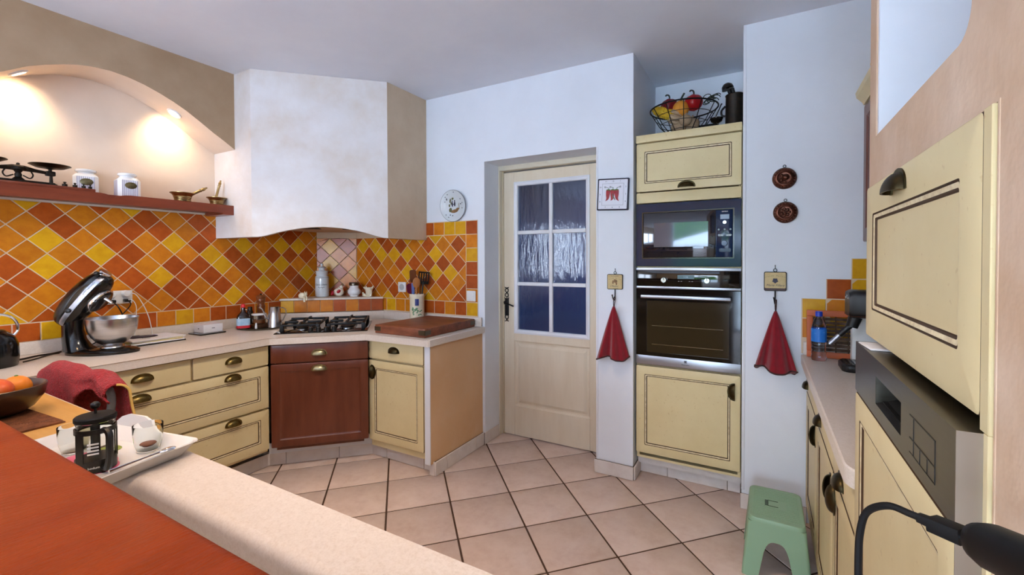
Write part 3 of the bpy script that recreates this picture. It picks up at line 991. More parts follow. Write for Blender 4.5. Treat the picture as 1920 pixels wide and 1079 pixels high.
# --- gas hob
t = thing('gas_hob', 'black glass gas hob with cast iron pan supports set in the corner worktop', 'hob', (-2.835, 1.790, WZ1 + .0005), math.atan2(.409, .435))
HW, HD = .597, .51
g = G(); g.loops([[(x, y, z) for x, y in rrect(i, HW - i, i, HD - i, .004, 2)] for i, z in ((0, 0), (0, .004), (.003, .006))]); part('glass_plate', g, M_['hob_glass'], t)
for bx, by, r in ((.15, .36, .05), (.15, .17, .038), (.45, .36, .038), (.45, .17, .045)):
    g = G(); g.lathe([(r + .012, .006), (r + .012, .011), (r + .004, .014), (r + .004, .02), (r, .024), (.6 * r, .025), (.001, .025)], 24, (bx, by, 0), mis=[0, 0, 1, 1, 1, 1, 1]); part('burner', g, mm('steel', 'black_iron'), t)
for gx in (.15, .45):
    g = G()
    x0, x1, y0, y1, z = gx - .115, gx + .115, .075, .455, .054
    for a, b in (((x0, y0), (x1, y0)), ((x0, y1), (x1, y1)), ((x0, y0), (x0, y1)), ((x1, y0), (x1, y1))):
        g.box(min(a[0], b[0]) - .009, max(a[0], b[0]) + .009, min(a[1], b[1]) - .009, max(a[1], b[1]) + .009, z - .014, z, .003)
    for x in (x0, x1):
        for y in (y0, y1): g.box(x - .013, x + .013, y - .013, y + .013, .006, z, .004)
    for by in (.17, .36):
        for dx, dy in ((1, 0), (-1, 0), (0, 1), (0, -1)):
            g.box(*sorted((gx + dx * .03 - abs(dy) * .007, gx + dx * .118 + abs(dy) * .007)), *sorted((by + dy * .03 - abs(dx) * .007, by + dy * .095 + abs(dx) * .007)), z - .006, z + .012, .003)
    part('pan_support', g, M_['black_iron'], t)
for kx in (.225, .275, .325, .375):
    g = G(); g.lathe([(.019, .006), (.019, .010), (.016, .012), (.0155, .034), (.013, .036), (.001, .036)], 20, (kx, .035, 0), mis=[0, 0, 0, 1, 1, 1]); g.box(kx - .002, kx + .002, .022, .048, .034, .038); part('knob', g, mm('black_plastic', 'silver_knob'), t)

# --- appliance tower
t = thing('tower_cabinet', 'tall cream appliance tower in the niche, flap door on top and door below', 'cabinet', (-.69, 2.79, 0), 0)
W = .583
g = G()
g.box(.002, .018, .022, .58, .13, 2.082); g.box(W - .016, W, .022, .58, .13, 2.082)
for z, h_ in ((.13, .014), (.70, .014), (1.3185, .006), (1.712, .014), (2.066, .014)): g.box(.018, W - .016, .022, .58, z, z + h_)
part('carcass', g, M_['cream_paint'], t, smooth=False)
g = G(); g.box(.018, W - .016, .57, .58, .144, 2.066); part('back_panel', g, M_['dark_wood'], t, smooth=False)
g = G(); g.box(0, W, -.008, .60, 2.084, 2.130, .003); part('top_board', g, M_['cream_paint'], t)
f = front(t, 'flap_door', .001, W - .001, 1.783, 2.078, .05); add_pull(f, .292, .010, m='dark_brass')
f = front(t, 'filler_panel', .001, W - .001, 1.712, 1.777, 0)
f = front(t, 'door', .001, W - .001, .168, .712, .052); add_pull(f, .553, .45, -90, m='dark_brass')
g = G(); g.box(0, W, .06, .08, .079, .132); part('plinth_rail', g, M_['plinth_tile'], t, smooth=False)

mw = thing('microwave', 'dark blue mirror-fronted built-in microwave above the oven', 'microwave', (-.688, 2.788, 1.326), 0)
W, Hh = .580, .381
g = G()
L = [[(x, y, z) for x, z in square(i, W - i, i, Hh - i)] for i, y in ((0, .02), (0, .001), (.002, 0))]
a = (.035, .545, .046, .331)
L.append([(x, 0, z) for x, z in square(*a)]); L.append([(x, .008, z) for x, z in square(*a)])
g.loops(L, False, True); part('trim_frame', g, M_['microwave_blue'], mw, smooth=False)
g = G(); g.loops([[(x, y, z) for x, z in square(a[0] + i, a[1] - i, a[2] + i, a[3] - i)] for i, y in ((.0, .008), (.0, -.003), (.007, -.003), (.009, .004))], False, False); part('black_border', g, M_['black_gloss'], mw, smooth=False)
g = G(); g.box(.044, .449, -.002, .006, .055, .322, .0015); dr = part('door', g, M_['microwave_door'], mw)
g = G(); g.box(.106, .410, -.0026, -.001, .116, .262, .0004, 1); part('window', g, M_['microwave_window'], dr, smooth=False)
g = G(); g.box(.4515, .536, -.002, .006, .055, .322, .0015); cp = part('control_panel', g, M_['microwave_blue'], mw)
g = G(); g.box(.473, .519, -.003, -.001, .270, .296); part('display', g, M_['lcd'], cp, smooth=False)
def knob(par, x, z, r, h, m, y=0, n=24):
    g = G(); g.lathe([(r, 0), (r * .96, h * .8), (r * .86, h), (.001, h)], n); return part('knob', g, m, par, M=T(x, y, z) @ RX(90))
knob(cp, .496, .251, .011, .012, M_['silver_knob'], -.002); knob(cp, .495, .132, .017, .016, M_['microwave_blue'], -.002)
for x in (.465, .496, .525): knob(cp, x, .211, .0065, .003, M_['black_gloss'], -.002, 14)
for x in (.476, .517):
    g = G(); g.loops([[(u, y, v) for u, v in rrect(x - .015, x + .015, .1725, .1845, .006)] for y in (-.002, -.0045)]); part('button', g, M_['black_gloss'], cp)
    g = G(); g.box(x - .008, x + .008, -.0049, -.004, .177, .180); part('button_mark', g, M_['white_plastic'], cp, smooth=False)
g = G(); g.loops([[(u, y, v) for u, v in rrect(.468, .528, .084, .104, .004)] for y in (-.002, -.005)]); part('door_button', g, M_['microwave_blue'], cp)
text('lettering', 'SIEMENS', .0085, M_['white_plastic'], cp, T(.496, -.0024, .312) @ FRONT)
g = G(); g.box(.03, .55, .025, .4, .02, .36); part('body', g, M_['black_matte'], mw, smooth=False)

ov = thing('oven', 'black glass built-in oven with steel handle and steel lower bar', 'oven', (-.688, 2.788, .722), 0)
W = .580
g = G(); g.box(.024, W - .024, .032, .5, .002, .575); part('body', g, M_['black_matte'], ov, smooth=False)
g = G(); g.box(0, W, 0, .0215, .481, .581, .002); fa = part('control_fascia', g, M_['oven_glass'], ov)
g = G(); g.box(0, W, -.002, .02, .579, .596, .001); part('trim_strip', g, M_['brushed_steel'], ov)
g = G(); g.box(0, W, -.002, .02, .469, .483, .001); part('trim_strip', g, M_['brushed_steel'], ov)
for x in (.166, .405):
    k = knob(fa, x, .522, .017, .018, M_['silver_knob'])
    g = G(); g.box(-.0015, .0015, .0, .016, .0178, .0192); part('pointer', g, M_['black_plastic'], k)
g = G(); g.box(.243, .335, -.0012, .001, .530, .552); ds = part('display', g, M_['lcd_dark'], fa, smooth=False)
text('clock_digits', '1:36', .016, M_['lcd'], ds, T(.289, -.0014, .541) @ FRONT)
for x in (.25, .265, .31, .325):
    g = G(); g.box(x - .004, x + .004, -.001, .001, .514, .517); part('touch_mark', g, M_['grey_plastic'], fa, smooth=False)
g = G(); g.box(0, W, 0, .03, .0, .467, .002)
# door as a frame with window
L = [[(x, y, z) for x, z in square(i, W - i, i + .056 * 0, .467 - i)] for i, y in ((0, .0215), (0, .002), (.002, 0))]
g = G()
wd = (.064, .520, .079, .394)
L.append([(x, 0, z) for x, z in square(*wd)]); L.append([(x, .003, z) for x, z in square(*wd)])
g.loops(L, True, False); od = part('door', g, M_['oven_glass'], ov, smooth=False)
g = G(); g.box(wd[0], wd[1], .003, .005, wd[2], wd[3]); part('window', g, M_['oven_window'], od, smooth=False)
for z in (.242, .128):
    g = G(); g.tube([(wd[0] + .03, .0025, z), (wd[1] - .03, .0025, z)], .0016, 6); part('rack', g, M_['chrome'], od, 'thin chrome oven rack seen through glass')
g = G(); g.box(.036, .532, -.046, -.034, .412, .432, .004)
for x in (.06, .505): g.box(x, x + .016, -.036, .002, .416, .428, .002)
part('handle', g, M_['brushed_steel'], od)
g = G(); g.box(0, W, -.002, .012, .001, .056, .001); lb = part('lower_bar', g, M_['brushed_steel'], ov)
text('lettering', 'Electrolux', .0105, M_['ink_dark'], lb, T(.289, -.0024, .021) @ FRONT)
g = G()
for i in range(4):
    a = PI / 4 + i * PI / 2
    c, s_ = math.cos(a), math.sin(a)
g.box(.2815, .2965, -.0028, -.002, .0315, .0465); part('emblem', g, M_['ink_dark'], lb, smooth=False)
g = G(); g.box(.2835, .2945, -.0032, -.0028, .0335, .0445); part('emblem_field', g, M_['brushed_steel'], lb, smooth=False)
g = G(); g.loops([[(.289 + r * math.cos(a * PI / 8), y, .039 + r * math.sin(a * PI / 8)) for a in range(16)] for r, y in ((.0045, -.0030), (.0045, -.0036))]); g.box(.2882, .2898, -.004, -.0032, .0335, .0445); g.box(.2835, .2945, -.004, -.0032, .0382, .0398); part('emblem', g, M_['ink_dark'], lb, smooth=False)

# --- right-hand run of base units under its worktop
yR = 2.728
for (a, b, lab, hd) in ((0, .50, 'cream base unit with drawer and door next to white wall, beside green stool', .065),
                        (.503, 1.0, 'cream base unit with drawer and door in the middle of right run', .99 - .503 + .0),
                        (1.003, 1.462, 'cream base unit with drawer and door nearest the dishwasher', .28)):
    t = thing('base_cabinet', lab, 'cabinet', (.195, yR - a, 0), -PI / 2)
    w_ = b - a
    carcass(t, .002, w_ - .002, .56, .10, .826)
    f = front(t, 'drawer', 0, w_, .700, .822, 0); add_pull(f, {0: .064, .503: .121, 1.003: .172}[a], .022, m='dark_brass')
    f = front(t, 'door', 0, w_, .11, .692, .06); add_pull(f, {0: .47, .503: .463, 1.003: .03}[a], .51, -90 if a < 1 else 90, m='dark_brass')
g = G()
poly = [(.171, 2.738), (.171, 1.33)] + [(.171 + .07 * (1 - math.cos(D(q))), 1.335 - .07 * math.sin(D(q))) for q in (15, 30, 45, 60, 75, 90)] + [(.745, 1.265), (.745, 2.738)]
I_ = shrink(poly, .004)
g.loops([[(x, y, .830) for x, y in poly], [(x, y, .871) for x, y in poly], [(x, y, .875) for x, y in I_]])
t = thing('worktop', 'speckled beige worktop with rounded corner on right run, under coffee machine', 'worktop')
part('slab', g, M_['resin'], t)
g = G(); g.box(.18, .78, 2.722, 2.738, .8755, .942, .003); part('upstand', g, M_['resin'], t)

# --- mahogany wall cupboard seen on edge
t = thing('wall_cupboard', 'dark mahogany wall cupboard at top right, seen on edge behind the pink column', 'cupboard', (.42, 2.73, 1.452), -PI / 2)
g = G(); g.box(0, 1.4, .022, .375, .0, .66); part('carcass', g, M_['mahogany'], t, smooth=False)
for i in range(3):
    f = front(t, 'door', .002 + i * .466, .464 + i * .466, .0, .655, .06, 'wood')
g = G(); g.prism_y([(0, 0), (0, 0)], 0, 0) if False else None
P = [(.40, .662), (-.002, .662), (-.006, .672), (-.03, .70), (-.034, .722), (.40, .722)]
g = G(); g.loops([[(0.0, y, z) for y, z in P], [(1.4, y, z) for y, z in P]]); part('cornice', g, M_['cream_paint'], t, 'cream moulded cornice', ang=25)
sq = single('gourd', G(), M_['squash'], 'yellow gourd on top of the wall cupboard at upper right', 'gourd', (.505, 2.62, 2.175)) if False else None
g = G(); g.ball((0, 0, .085), (.075, .075, .085), 24, 12, fn=lambda a, t: 1 + .05 * math.cos(8 * a)); g.ball((0, .02, .19), (.045, .045, .05), 16, 8)
gd = thing('gourd', 'yellow gourd on top of the wall cupboard at upper right', 'gourd', (.50, 2.60, 2.1745))
part('body', g, M_['squash'], gd)
g = G(); g.tube([(0, .02, .235), (.004, .024, .255), (.014, .03, .27)], [.006, .005, .004], 8); part('stem', g, M_['stem_dark'], gd)

# --- dishwasher and flap cabinet in the plaster unit
t = thing('flap_cabinet', 'cream flap cabinet built into the pink plaster column, above the dishwasher', 'cabinet', (XT - .004, 1.264, 1.199), -PI / 2)
W, Hh = .607, .328
g = G(); g.box(.609, .6295, .0, .02, -.012, Hh, .001, 1); g.box(.6195, .6295, .0, .02, -1.199, -.012); part('side_stile', g, M_['cream_paint'], t)
f = front(t, 'flap_door', 0, W, 0, Hh, .062, mats=mm('cream_paint', 'glaze', 'bead_light')); add_pull(f, .270, .285, m='dark_brass')
g = G(); g.box(.022, W - .004, .022, .50, .003, Hh - .004); part('carcass', g, M_['cream_paint'], t, smooth=False)

t = thing('dishwasher', 'raised dishwasher with steel control panel and cream door front, below the flap cabinet', 'dishwasher', (.18, 1.239, 0), -PI / 2)
W = .593
g = G(); g.box(.004, W - .004, .05, .54, .36, 1.176); part('body', g, M_['dark_steel'], t, smooth=False)
# panel with a grip recess
g = G()
o4 = [(x, z) for x, z in square(0, W, 1.079, 1.186)]
hx0, hx1, hz0, hz1 = .203, .376, 1.104, 1.154
def fr_(z0, z1, x0, x1): g.box(x0, x1, 0, .045, z0, z1)
fr_(1.079, hz0, 0, W); fr_(hz1, 1.186, 0, W); fr_(hz0, hz1, 0, hx0); fr_(hz0, hz1, hx1, W)
cp = part('control_panel', g, M_['dark_steel'], t, 'brushed steel control panel', smooth=False)
g = G(); g.box(hx0, hx1, .034, .044, hz0, hz1); g.prism([(0, 0), (1, 0), (1, 1)], 0, 0) if False else None
part('grip_recess', g, M_['black_matte'], cp, smooth=False)
g = G(); g.add([(hx0, 0, hz0), (hx1, 0, hz0), (hx1, .034, hz0 + .012), (hx0, .034, hz0 + .012), (hx0, .001, hz0), (hx1, .001, hz0)], [(0, 1, 2, 3)]); g.box(hx0 + .004, hx1 - .004, .01, .034, hz0, hz0 + .006); part('grip_lip', g, M_['black_matte'], cp, smooth=False)
g = G(); g.box(W, W + .0012, .0, .045, .385, 1.186); part('side_edge', g, M_['mid_steel'], t, 'pale steel side edge', smooth=False)
g = G()
for x0, x1, z0, z1 in ((.423, .53, 1.150, 1.1515), (.423, .53, 1.118, 1.1195), (.441, .4425, 1.118, 1.151), (.528, .530, 1.098, 1.151), (.423, .53, 1.098, 1.0988), (.441, .442, 1.098, 1.118), (.470, .4708, 1.098, 1.118), (.500, .5008, 1.098, 1.118)):
    g.box(x0, x1, -.0006, .0005, z0, z1)
part('display', g, M_['black_plastic'], cp, smooth=False)
f = front_panel(W, .695, .05); part('door', f, mm('cream_paint', 'glaze', 'bead_light'), t, 'cream decor door front', M=T(0, .0, .380), ang=30)
g = G(); g.box(0, W, .022, .045, .38, 1.076); part('inner_door', g, M_['brushed_steel'], t, smooth=False)
g = G(); g.box(0, W, .02, .54, .0, .355); part('plinth', g, M_['cream_paint'], t, smooth=False)

# --- peninsula: worktop with sink, bar top
g = G()
px0, px1, py0, py1 = -2.70, -.30, -.018, .587
hx0, hx1, hy0, hy1 = -1.262, -.50, .06, .452
zt = WZ1
N = 5
def hole(off, z): return [(x, y, z) for x, y in rrect(hx0 - off, hx1 + off, hy0 - off, hy1 + off, .05 + off, N)]
Ls = [hole(.022 * (1 - math.sin(D(a))), zt - .022 * (1 - math.cos(D(a)))) for a in (0, 18, 36, 54, 72, 90)]
Ls += [hole(0, zt - .08), hole(-.004, zt - .15), hole(-.02, zt - .168), hole(-.05, zt - .172)]
g.loops(Ls, False, True)
# top ring: outer rectangle to hole, built as a strip
inner = hole(.022, zt)
nI = len(inner)
oc = [(px1, py1, zt), (px0, py1, zt), (px0, py0, zt), (px1, py0, zt)]
vs = inner + oc
fs = []
q = N + 1
for k in range(4):
    for i in range(N):
        fs.append((k * q + i, k * q + i + 1, nI + k))
    fs.append((k * q + N, ((k + 1) * q) % nI, nI + (k + 1) % 4, nI + k))
g.add(vs, fs)
g.box(px0, px1, py1 - .045, py1, zt - .045, zt - .0003)
g.box(px0, px0 + .03, py0, py1 - .045, zt - .045, zt - .0003); g.box(px1 - .03, px1, py0, py1 - .045, zt - .045, zt - .0003)
pw = thing('worktop', 'beige peninsula worktop with moulded sink, in front beside the wooden bar', 'worktop')
part('slab', g, M_['resin'], pw, ang=50)
t = thing('base_cabinet', 'cream base units under the peninsula worktop, hidden behind the bar', 'cabinet', (-.31, .55, 0), PI)
carcass(t, 0, 2.38, .07, .1, .828)
for i in range(4): f = front(t, 'door', .002 + i * .596, .594 + i * .596, .12, .82, .06); add_pull(f, .5, .62)
g = G()
P = []
bz0, bz1, by0, by1 = 1.082, 1.12, -.36, .217
rr_ = .013
prof = [(by0, bz0 + .008), (by0, bz1 - .012), (by0 + .008, bz1), (by1 - rr_, bz1)] + [(by1 - rr_ + rr_ * math.sin(D(a)), bz1 - rr_ + rr_ * math.cos(D(a))) for a in (20, 40, 60, 80, 90)] + [(by1, bz0 + .008), (by1 - .008, bz0), (by0 + .008, bz0)]
g.loops([[(-2.75, y, z) for y, z in prof], [(-.29, y, z) for y, z in prof]])
single('bar_top', g, M_['bar_wood'], 'reddish brown wooden bar top in the foreground, lower left', 'counter', ang=50)

# --- mahogany shelf in the arch
t = thing('wall_shelf', 'long mahogany shelf with scalloped front edge above the tiled wall', 'shelf', (0, 0, 0))
g = G(); g.box(XL + .002, -3.182, .24, 1.725, 1.70, 1.74, .002); part('board', g, M_['shelf_wood'], t)
zt_, zb = 1.744, 1.680
e = [(.24, zt_), (.90, zt_), (.99, zt_), (1.02, 1.7435), (1.045, 1.740), (1.065, 1.734), (1.079, 1.726), (1.084, 1.7255), (1.090, 1.728), (1.11, 1.737), (1.13, 1.742), (1.16, zt_), (1.726, zt_)]
P = e + [(1.726, 1.680), (1.655, 1.680), (1.655, 1.690), (.24, 1.684)]
g = G(); g.loops([[(-3.162, y, z) for y, z in P], [(-3.18, y, z) for y, z in P]]); part('front_edge', g, M_['shelf_wood'], t, smooth=False)
g = G(); g.box(XL + .002, -3.18, 1.66, 1.726, 1.680, 1.70); part('bracket', g, M_['shelf_wood'], t, smooth=False)
# ================================================================ things on the shelf
SH = 1.7405
# balance scale on its plinth
t = thing('balance_scale', 'old black iron balance scale with two dished pans on the shelf, far left', 'scale', (-3.237, .730, SH), PI / 2)
g = G(); g.box(-.30, .280, -.05, .045, .0005, .022, .003); part('wooden_base', g, M_['shelf_wood'], t)
g = G()
g.box(-.13, .13, -.02, .02, .0225, .036, .004)
for x in (-.118, .118): g.lathe([(.024, .022), (.024, .030), (.008, .036), (.006, .075), (.010, .08), (.010, .086)], 14, (x, 0, 0))
for x in (-.055, .055): g.tube(bez([(x * .3, 0, .06), (x * .75, 0, .048), (x * .95, 0, .065), (x * .8, 0, .085)], 4), .0032, 6)
g.lathe([(.026, .036), (.020, .042), (.012, .05), (.014, .062), (.010, .072), (.016, .08), (.012, .088)], 16)
part('frame', g, M_['iron'], t)
g = G(); g.tube([(-.13, 0, .083), (-.06, 0, .090), (-.02, 0, .096), (.02, 0, .096), (.06, 0, .090), (.13, 0, .083)], [.007, .009, .014, .014, .009, .007], 8)
g.lathe([(.03, .085), (.026, .10), (.012, .108), (.006, .112), (.007, .118), (.001, .122)], 14)
for x in (-.115, .115): g.box(x - .018, x + .018, -.014, .014, .072, .096, .004); g.lathe([(.008, .09), (.007, .105), (.02, .110)], 12, (x, 0, 0))
part('beam', g, M_['iron'], t)
for x in (-.115, .115):
    g = G(); g.lathe([(.02, .1105), (.055, .114), (.078, .126), (.0805, .1265), (.079, .129), (.054, .117), (.001, .1135)], 28, (x, 0, 0)); part('pan', g, M_['dark_brass'], t, 'dished brass pan')
for x in (.16, .20, .235, .262):
    g = G(); r = .011 - (x - .16) * .03; g.lathe([(r, .0225), (r, .034), (r * .4, .036), (r * .4, .040), (r * .7, .044), (.001, .047)], 12, (x, -.035, 0)); part('weight', g, M_['iron'], t)

def jar(name, X, Y, rz, label, plain):
    t = thing(name, label, 'jar', (X, Y, SH + .0003), rz, 'white ceramic storage jars on the shelf')
    n = 8
    def oc(r, z, ch=.30):
        P = rrect(-r, r, -r, r, r * ch, 1)
        return [(x, y, z) for x, y in P]
    g = G()
    g.loops([oc(.050, 0), oc(.053, .004), oc(.053, .100), oc(.050, .106), oc(.041, .117)], True, True)
    part('body', g, M_['white_ceramic'], t)
    g = G(); g.lathe([(.040, .116), (.036, .121), (.036, .128), (.044, .131), (.045, .137), (.044, .142), (.038, .145), (.001, .147)], 24); part('lid', g, M_['white_ceramic'], t)
    g = G(); g.box(-.0021, .0021, -.0536, -.0528, .006, .099); sm = g.mesh('stripe', M_['lilac_stripe'], False)
    for side in range(4):
        if plain and side % 2 == 1: continue
        for k in range(-4, 5):
            link('stripe', sm, t, M=RZ(90 * side) @ T(k * .0085, 0, 0))
    g = G(); g.lathe([(.024, 0), (.024, .003), (.021, .0045), (.001, .005)], 20, sx=1.15, sy=.8); part('label_plate', g, M_['label_brass'], t, 'oval brass label', M=T(.004, -.0530, .070) @ RX(90))
    return t
jar('storage_jar', -3.338, 1.016, PI / 2 - .32, 'left white striped ceramic jar with oval brass label, beside the scale', True)
jar('storage_jar', -3.285, 1.185, PI / 2 - .12, 'right white striped ceramic jar with oval brass label, left of the large mortar', False)

def mortar(X, Y, s, label, ang, lean):
    t = thing('mortar', label, 'mortar', (X, Y, SH + .0003), 0, 'brass mortars on the shelf')
    g = G(); p = [(.040, 0), (.042, .004), (.043, .014), (.046, .016), (.046, .019), (.044, .021), (.047, .036), (.050, .038), (.050, .041), (.049, .043), (.056, .055), (.068, .064), (.0685, .067), (.064, .066), (.052, .055), (.043, .030), (.036, .012), (.001, .010)]
    g.lathe([(r * s, z * s) for r, z in p], 28); part('bowl', g, M_['brass'], t)
    g = G(); q = [(.012, 0), (.014, .008), (.009, .02), (.0075, .10), (.010, .104), (.007, .108), (.010, .118), (.008, .124), (.005, .128), (.006, .134), (.001, .139)]
    g.lathe([(r * s * 1.1, z * s * 1.42) for r, z in q], 14)
    part('pestle', g, M_['brass'], t, M=T(0, lean * -.03 * s * .6, .018 * s) @ RX(-ang))
mortar(-3.275, 1.468, 1.0, 'larger brass mortar with pestle leaning right, on the shelf', 58, 1)
mortar(-3.262, 1.668, .88, 'smaller brass mortar with pestle at right end of the shelf', 15, 1)

# ================================================================ left worktop
ZC = WZ1 + .0006
# kettle
t = thing('kettle', 'black kettle with chrome arched handle at the far left of the worktop', 'kettle', (-3.13, .600, ZC), PI / 2)
g = G(); g.lathe([(.092, 0), (.094, .004), (.094, .018), (.096, .022), (.098, .05), (.096, .10), (.085, .135), (.066, .158), (.060, .162), (.001, .164)], 32); part('body', g, M_['black_gloss'], t)
g = G(); g.lathe([(.058, .163), (.050, .172), (.020, .178), (.001, .179)], 24); g.lathe([(.010, .178), (.008, .186), (.014, .194), (.010, .202), (.001, .204)], 14); part('lid', g, M_['black_gloss'], t)
g = G(); g.tube(bez([(.080, 0, .140), (.094, 0, .165), (.088, 0, .205), (.060, 0, .236), (0, 0, .248), (-.060, 0, .236), (-.088, 0, .205), (-.094, 0, .165), (-.080, 0, .140)], 5), .006, 8); part('handle', g, M_['chrome'], t)
g = G(); g.tube(bez([(-.02, -.085, .10), (-.03, -.115, .13), (-.03, -.14, .165)], 5), [.022] * 5 + [.018] * 5 + [.014], 12); part('spout', g, M_['black_gloss'], t)

# stand mixer, head tilted back
t = thing('stand_mixer', 'black stand mixer with tilted-back head and steel bowl on the left worktop', 'mixer', (-3.058, 1.028, ZC), D(43))
g = G()
L = []
for z, a, b, cx in ((0, .165, .098, -.045), (.012, .166, .099, -.045), (.022, .155, .088, -.047), (.028, .13, .07, -.055)):
    L.append([(cx + a * math.cos(2 * PI * i / 32) * (1 if math.cos(2 * PI * i / 32) > 0 else 1.0), b * (1 - .25 * max(0, -math.cos(2 * PI * i / 32))) * math.sin(2 * PI * i / 32), z) for i in range(32)])
g.loops(L)
L = []
for z, cx, a, b in ((.02, -.140, .080, .066), (.04, -.158, .060, .056), (.08, -.172, .050, .047), (.13, -.178, .044, .044), (.20, -.176, .047, .046), (.235, -.170, .050, .048)):
    L.append([(cx + a * math.cos(2 * PI * i / 24), b * math.sin(2 * PI * i / 24), z) for i in range(24)])
g.loops(L); part('stand', g, M_['black_gloss'], t)
ah = D(53)
HM = T(-.118, 0, .285) @ RY(-53)        # local +x along the head, -z = underside
g = G()
L = []
for k in range(17):
    u = -1 + 2 * k / 16
    x = .165 * math.sin(u * PI / 2)
    q = max(math.cos(u * PI / 2), .02) ** .55
    L.append([(x, .066 * q * math.copysign(abs(math.cos(a)) ** .85, math.cos(a)), .012 + .070 * q * math.copysign(abs(math.sin(a)) ** .85, math.sin(a)) - .01 * max(0, u)) for a in [2 * PI * i / 28 for i in range(28)]])
g.loops(L); hd = part('head', g, M_['black_gloss'], t, M=HM)
g = G()
pts = []
for i in range(40):
    a = 2 * PI * i / 40
    pts.append((.158 * math.copysign(abs(math.cos(a)) ** .8, math.cos(a)), .0685 * math.copysign(abs(math.sin(a)) ** .55, math.sin(a))))
g.loops([[(x * s_, y * s_, z) for x, y in pts] for s_, z in ((1.0, -.016), (1.012, -.012), (1.012, .004), (1.0, .008))], False, False); part('trim_band', g, M_['brushed_steel'], hd, 'silver band round the head')
g = G(); g.lathe([(.030, 0), (.030, .018), (.026, .022), (.001, .023)], 20); part('hub_cap', g, M_['silver_knob'], hd, M=T(.155, 0, .016) @ RY(90))
g = G(); g.tube([(.165, -.030, .02), (.165, -.05, .02)], .005, 8); g.ball((.165, -.06, .02), (.012, .012, .012), 12, 8); part('hub_knob', g, M_['black_plastic'], hd)
g = G(); g.lathe([(.060, 0), (.062, -.004), (.062, -.014), (.057, -.018)], 32, mis=[0, 0, 0]); g.mi = 1; g.lathe([(.0565, -.008), (.0555, -.020), (.045, -.028), (.001, -.030)], 32); pl = part('planetary', g, mm('chrome', 'black_gloss'), hd, 'black planetary with chrome ring', M=T(.035, 0, -.046) @ Matrix.Diagonal((1.15, 1.12, 1, 1)))
g = G(); g.tube([(.03, -.022, -.026), (.03, -.022, -.066)], [.010, .007], 10); g.tube([(.03, -.03, -.055), (.03, -.014, -.055)], .003, 6); part('beater_shaft', g, M_['chrome'], hd, M=T(.035, 0, -.046))
g = G(); g.lathe([(.012, 0), (.012, .010), (.009, .012), (.001, .012)], 14); part('speed_knob', g, M_['black_plastic'], hd, M=T(-.06, -.066, .0) @ RX(90))
text('lettering', 'KITCHENAID', .014, M_['black_plastic'], hd, T(.085, -.0690, -.003) @ FRONT)
g = G()
p = [(.045, .0305), (.052, .031), (.050, .037), (.040, .044), (.046, .048), (.066, .062), (.088, .090), (.103, .125), (.109, .160), (.111, .185), (.1145, .187), (.1145, .190), (.110, .1895), (.107, .16), (.100, .125), (.085, .092), (.063, .066), (.001, .052)]
g.lathe([(r, z) for r, z in p], 48)
b = single('mixing_bowl', g, M_['steel'], 'brushed steel mixing bowl standing on the base of the stand mixer', 'bowl', (-3.058, 1.028, ZC - .0005))
b['group'] = ''
del b['group']

# double socket with plugs
t = thing('wall_socket', 'white double wall socket with plugs, on the tiles behind the mixer', 'socket', (XL + .009, 1.165, 1.150), PI / 2)
g = G(); g.box(-.072, .072, -.010, 0, -.04, .04, .006); part('plate', g, M_['white_plastic'], t)
for x, z, kind in ((-.036, .018, 'w'), (.036, .022, 'w'), (-.034, -.022, 'b'), (.038, -.020, 'b')):
    g = G()
    if kind == 'w': g.lathe([(.020, 0), (.020, .022), (.017, .028), (.001, .028)], 16); g.box(-.012, .012, -.003, .003, .026, .031)
    else: g.box(-.016, .016, -.009, .009, 0, .034, .005)
    part('plug', g, M_['white_plastic' if kind == 'w' else 'black_plastic'], t, 'white plug' if kind == 'w' else 'black plug', M=T(x, -.010, z) @ RX(90))
# cables
g = G(); g.tube(bez([(-3.365, 1.215, 1.172), (-3.335, 1.235, 1.165), (-3.345, 1.275, 1.10), (-3.365, 1.31, 1.02), (-3.37, 1.325, .95), (-3.371, 1.33, .91), (-3.369, 1.33, ZC + .004)], 6), .0026, 6)
single('charging_cable', g, M_['white_plastic'], 'longer white cable arching from the double socket to the worktop', 'cable')
g = G(); g.tube(bez([(-3.36, 1.20, 1.135), (-3.32, 1.215, 1.13), (-3.33, 1.235, 1.09), (-3.355, 1.242, 1.02), (-3.369, 1.24, .92), (-3.369, 1.238, ZC + .004)], 6), .0024, 6)
single('charging_cable', g, M_['white_plastic'], 'shorter white cable hanging from the double socket behind the bowl', 'cable')
g = G(); g.tube(bez([(-3.345, 1.13, 1.125), (-3.31, 1.14, 1.10), (-3.32, 1.165, 1.04), (-3.34, 1.16, .97), (-3.35, 1.15, .90), (-3.30, 1.13, ZC + .005)], 6), .0036, 6)
single('mixer_cable', g, M_['black_plastic'], 'black cable dropping from left plug of the double socket', 'cable')
g = G(); g.tube(bez([(-3.345, 1.205, 1.127), (-3.315, 1.20, 1.10), (-3.33, 1.15, 1.03), (-3.345, 1.10, .96), (-3.35, 1.05, .90), (-3.33, .98, ZC + .005), (-3.30, .93, ZC + .005)], 6), .0036, 6)
single('mixer_cable', g, M_['black_plastic'], 'black cable crossing down from right plug of the double socket', 'cable')
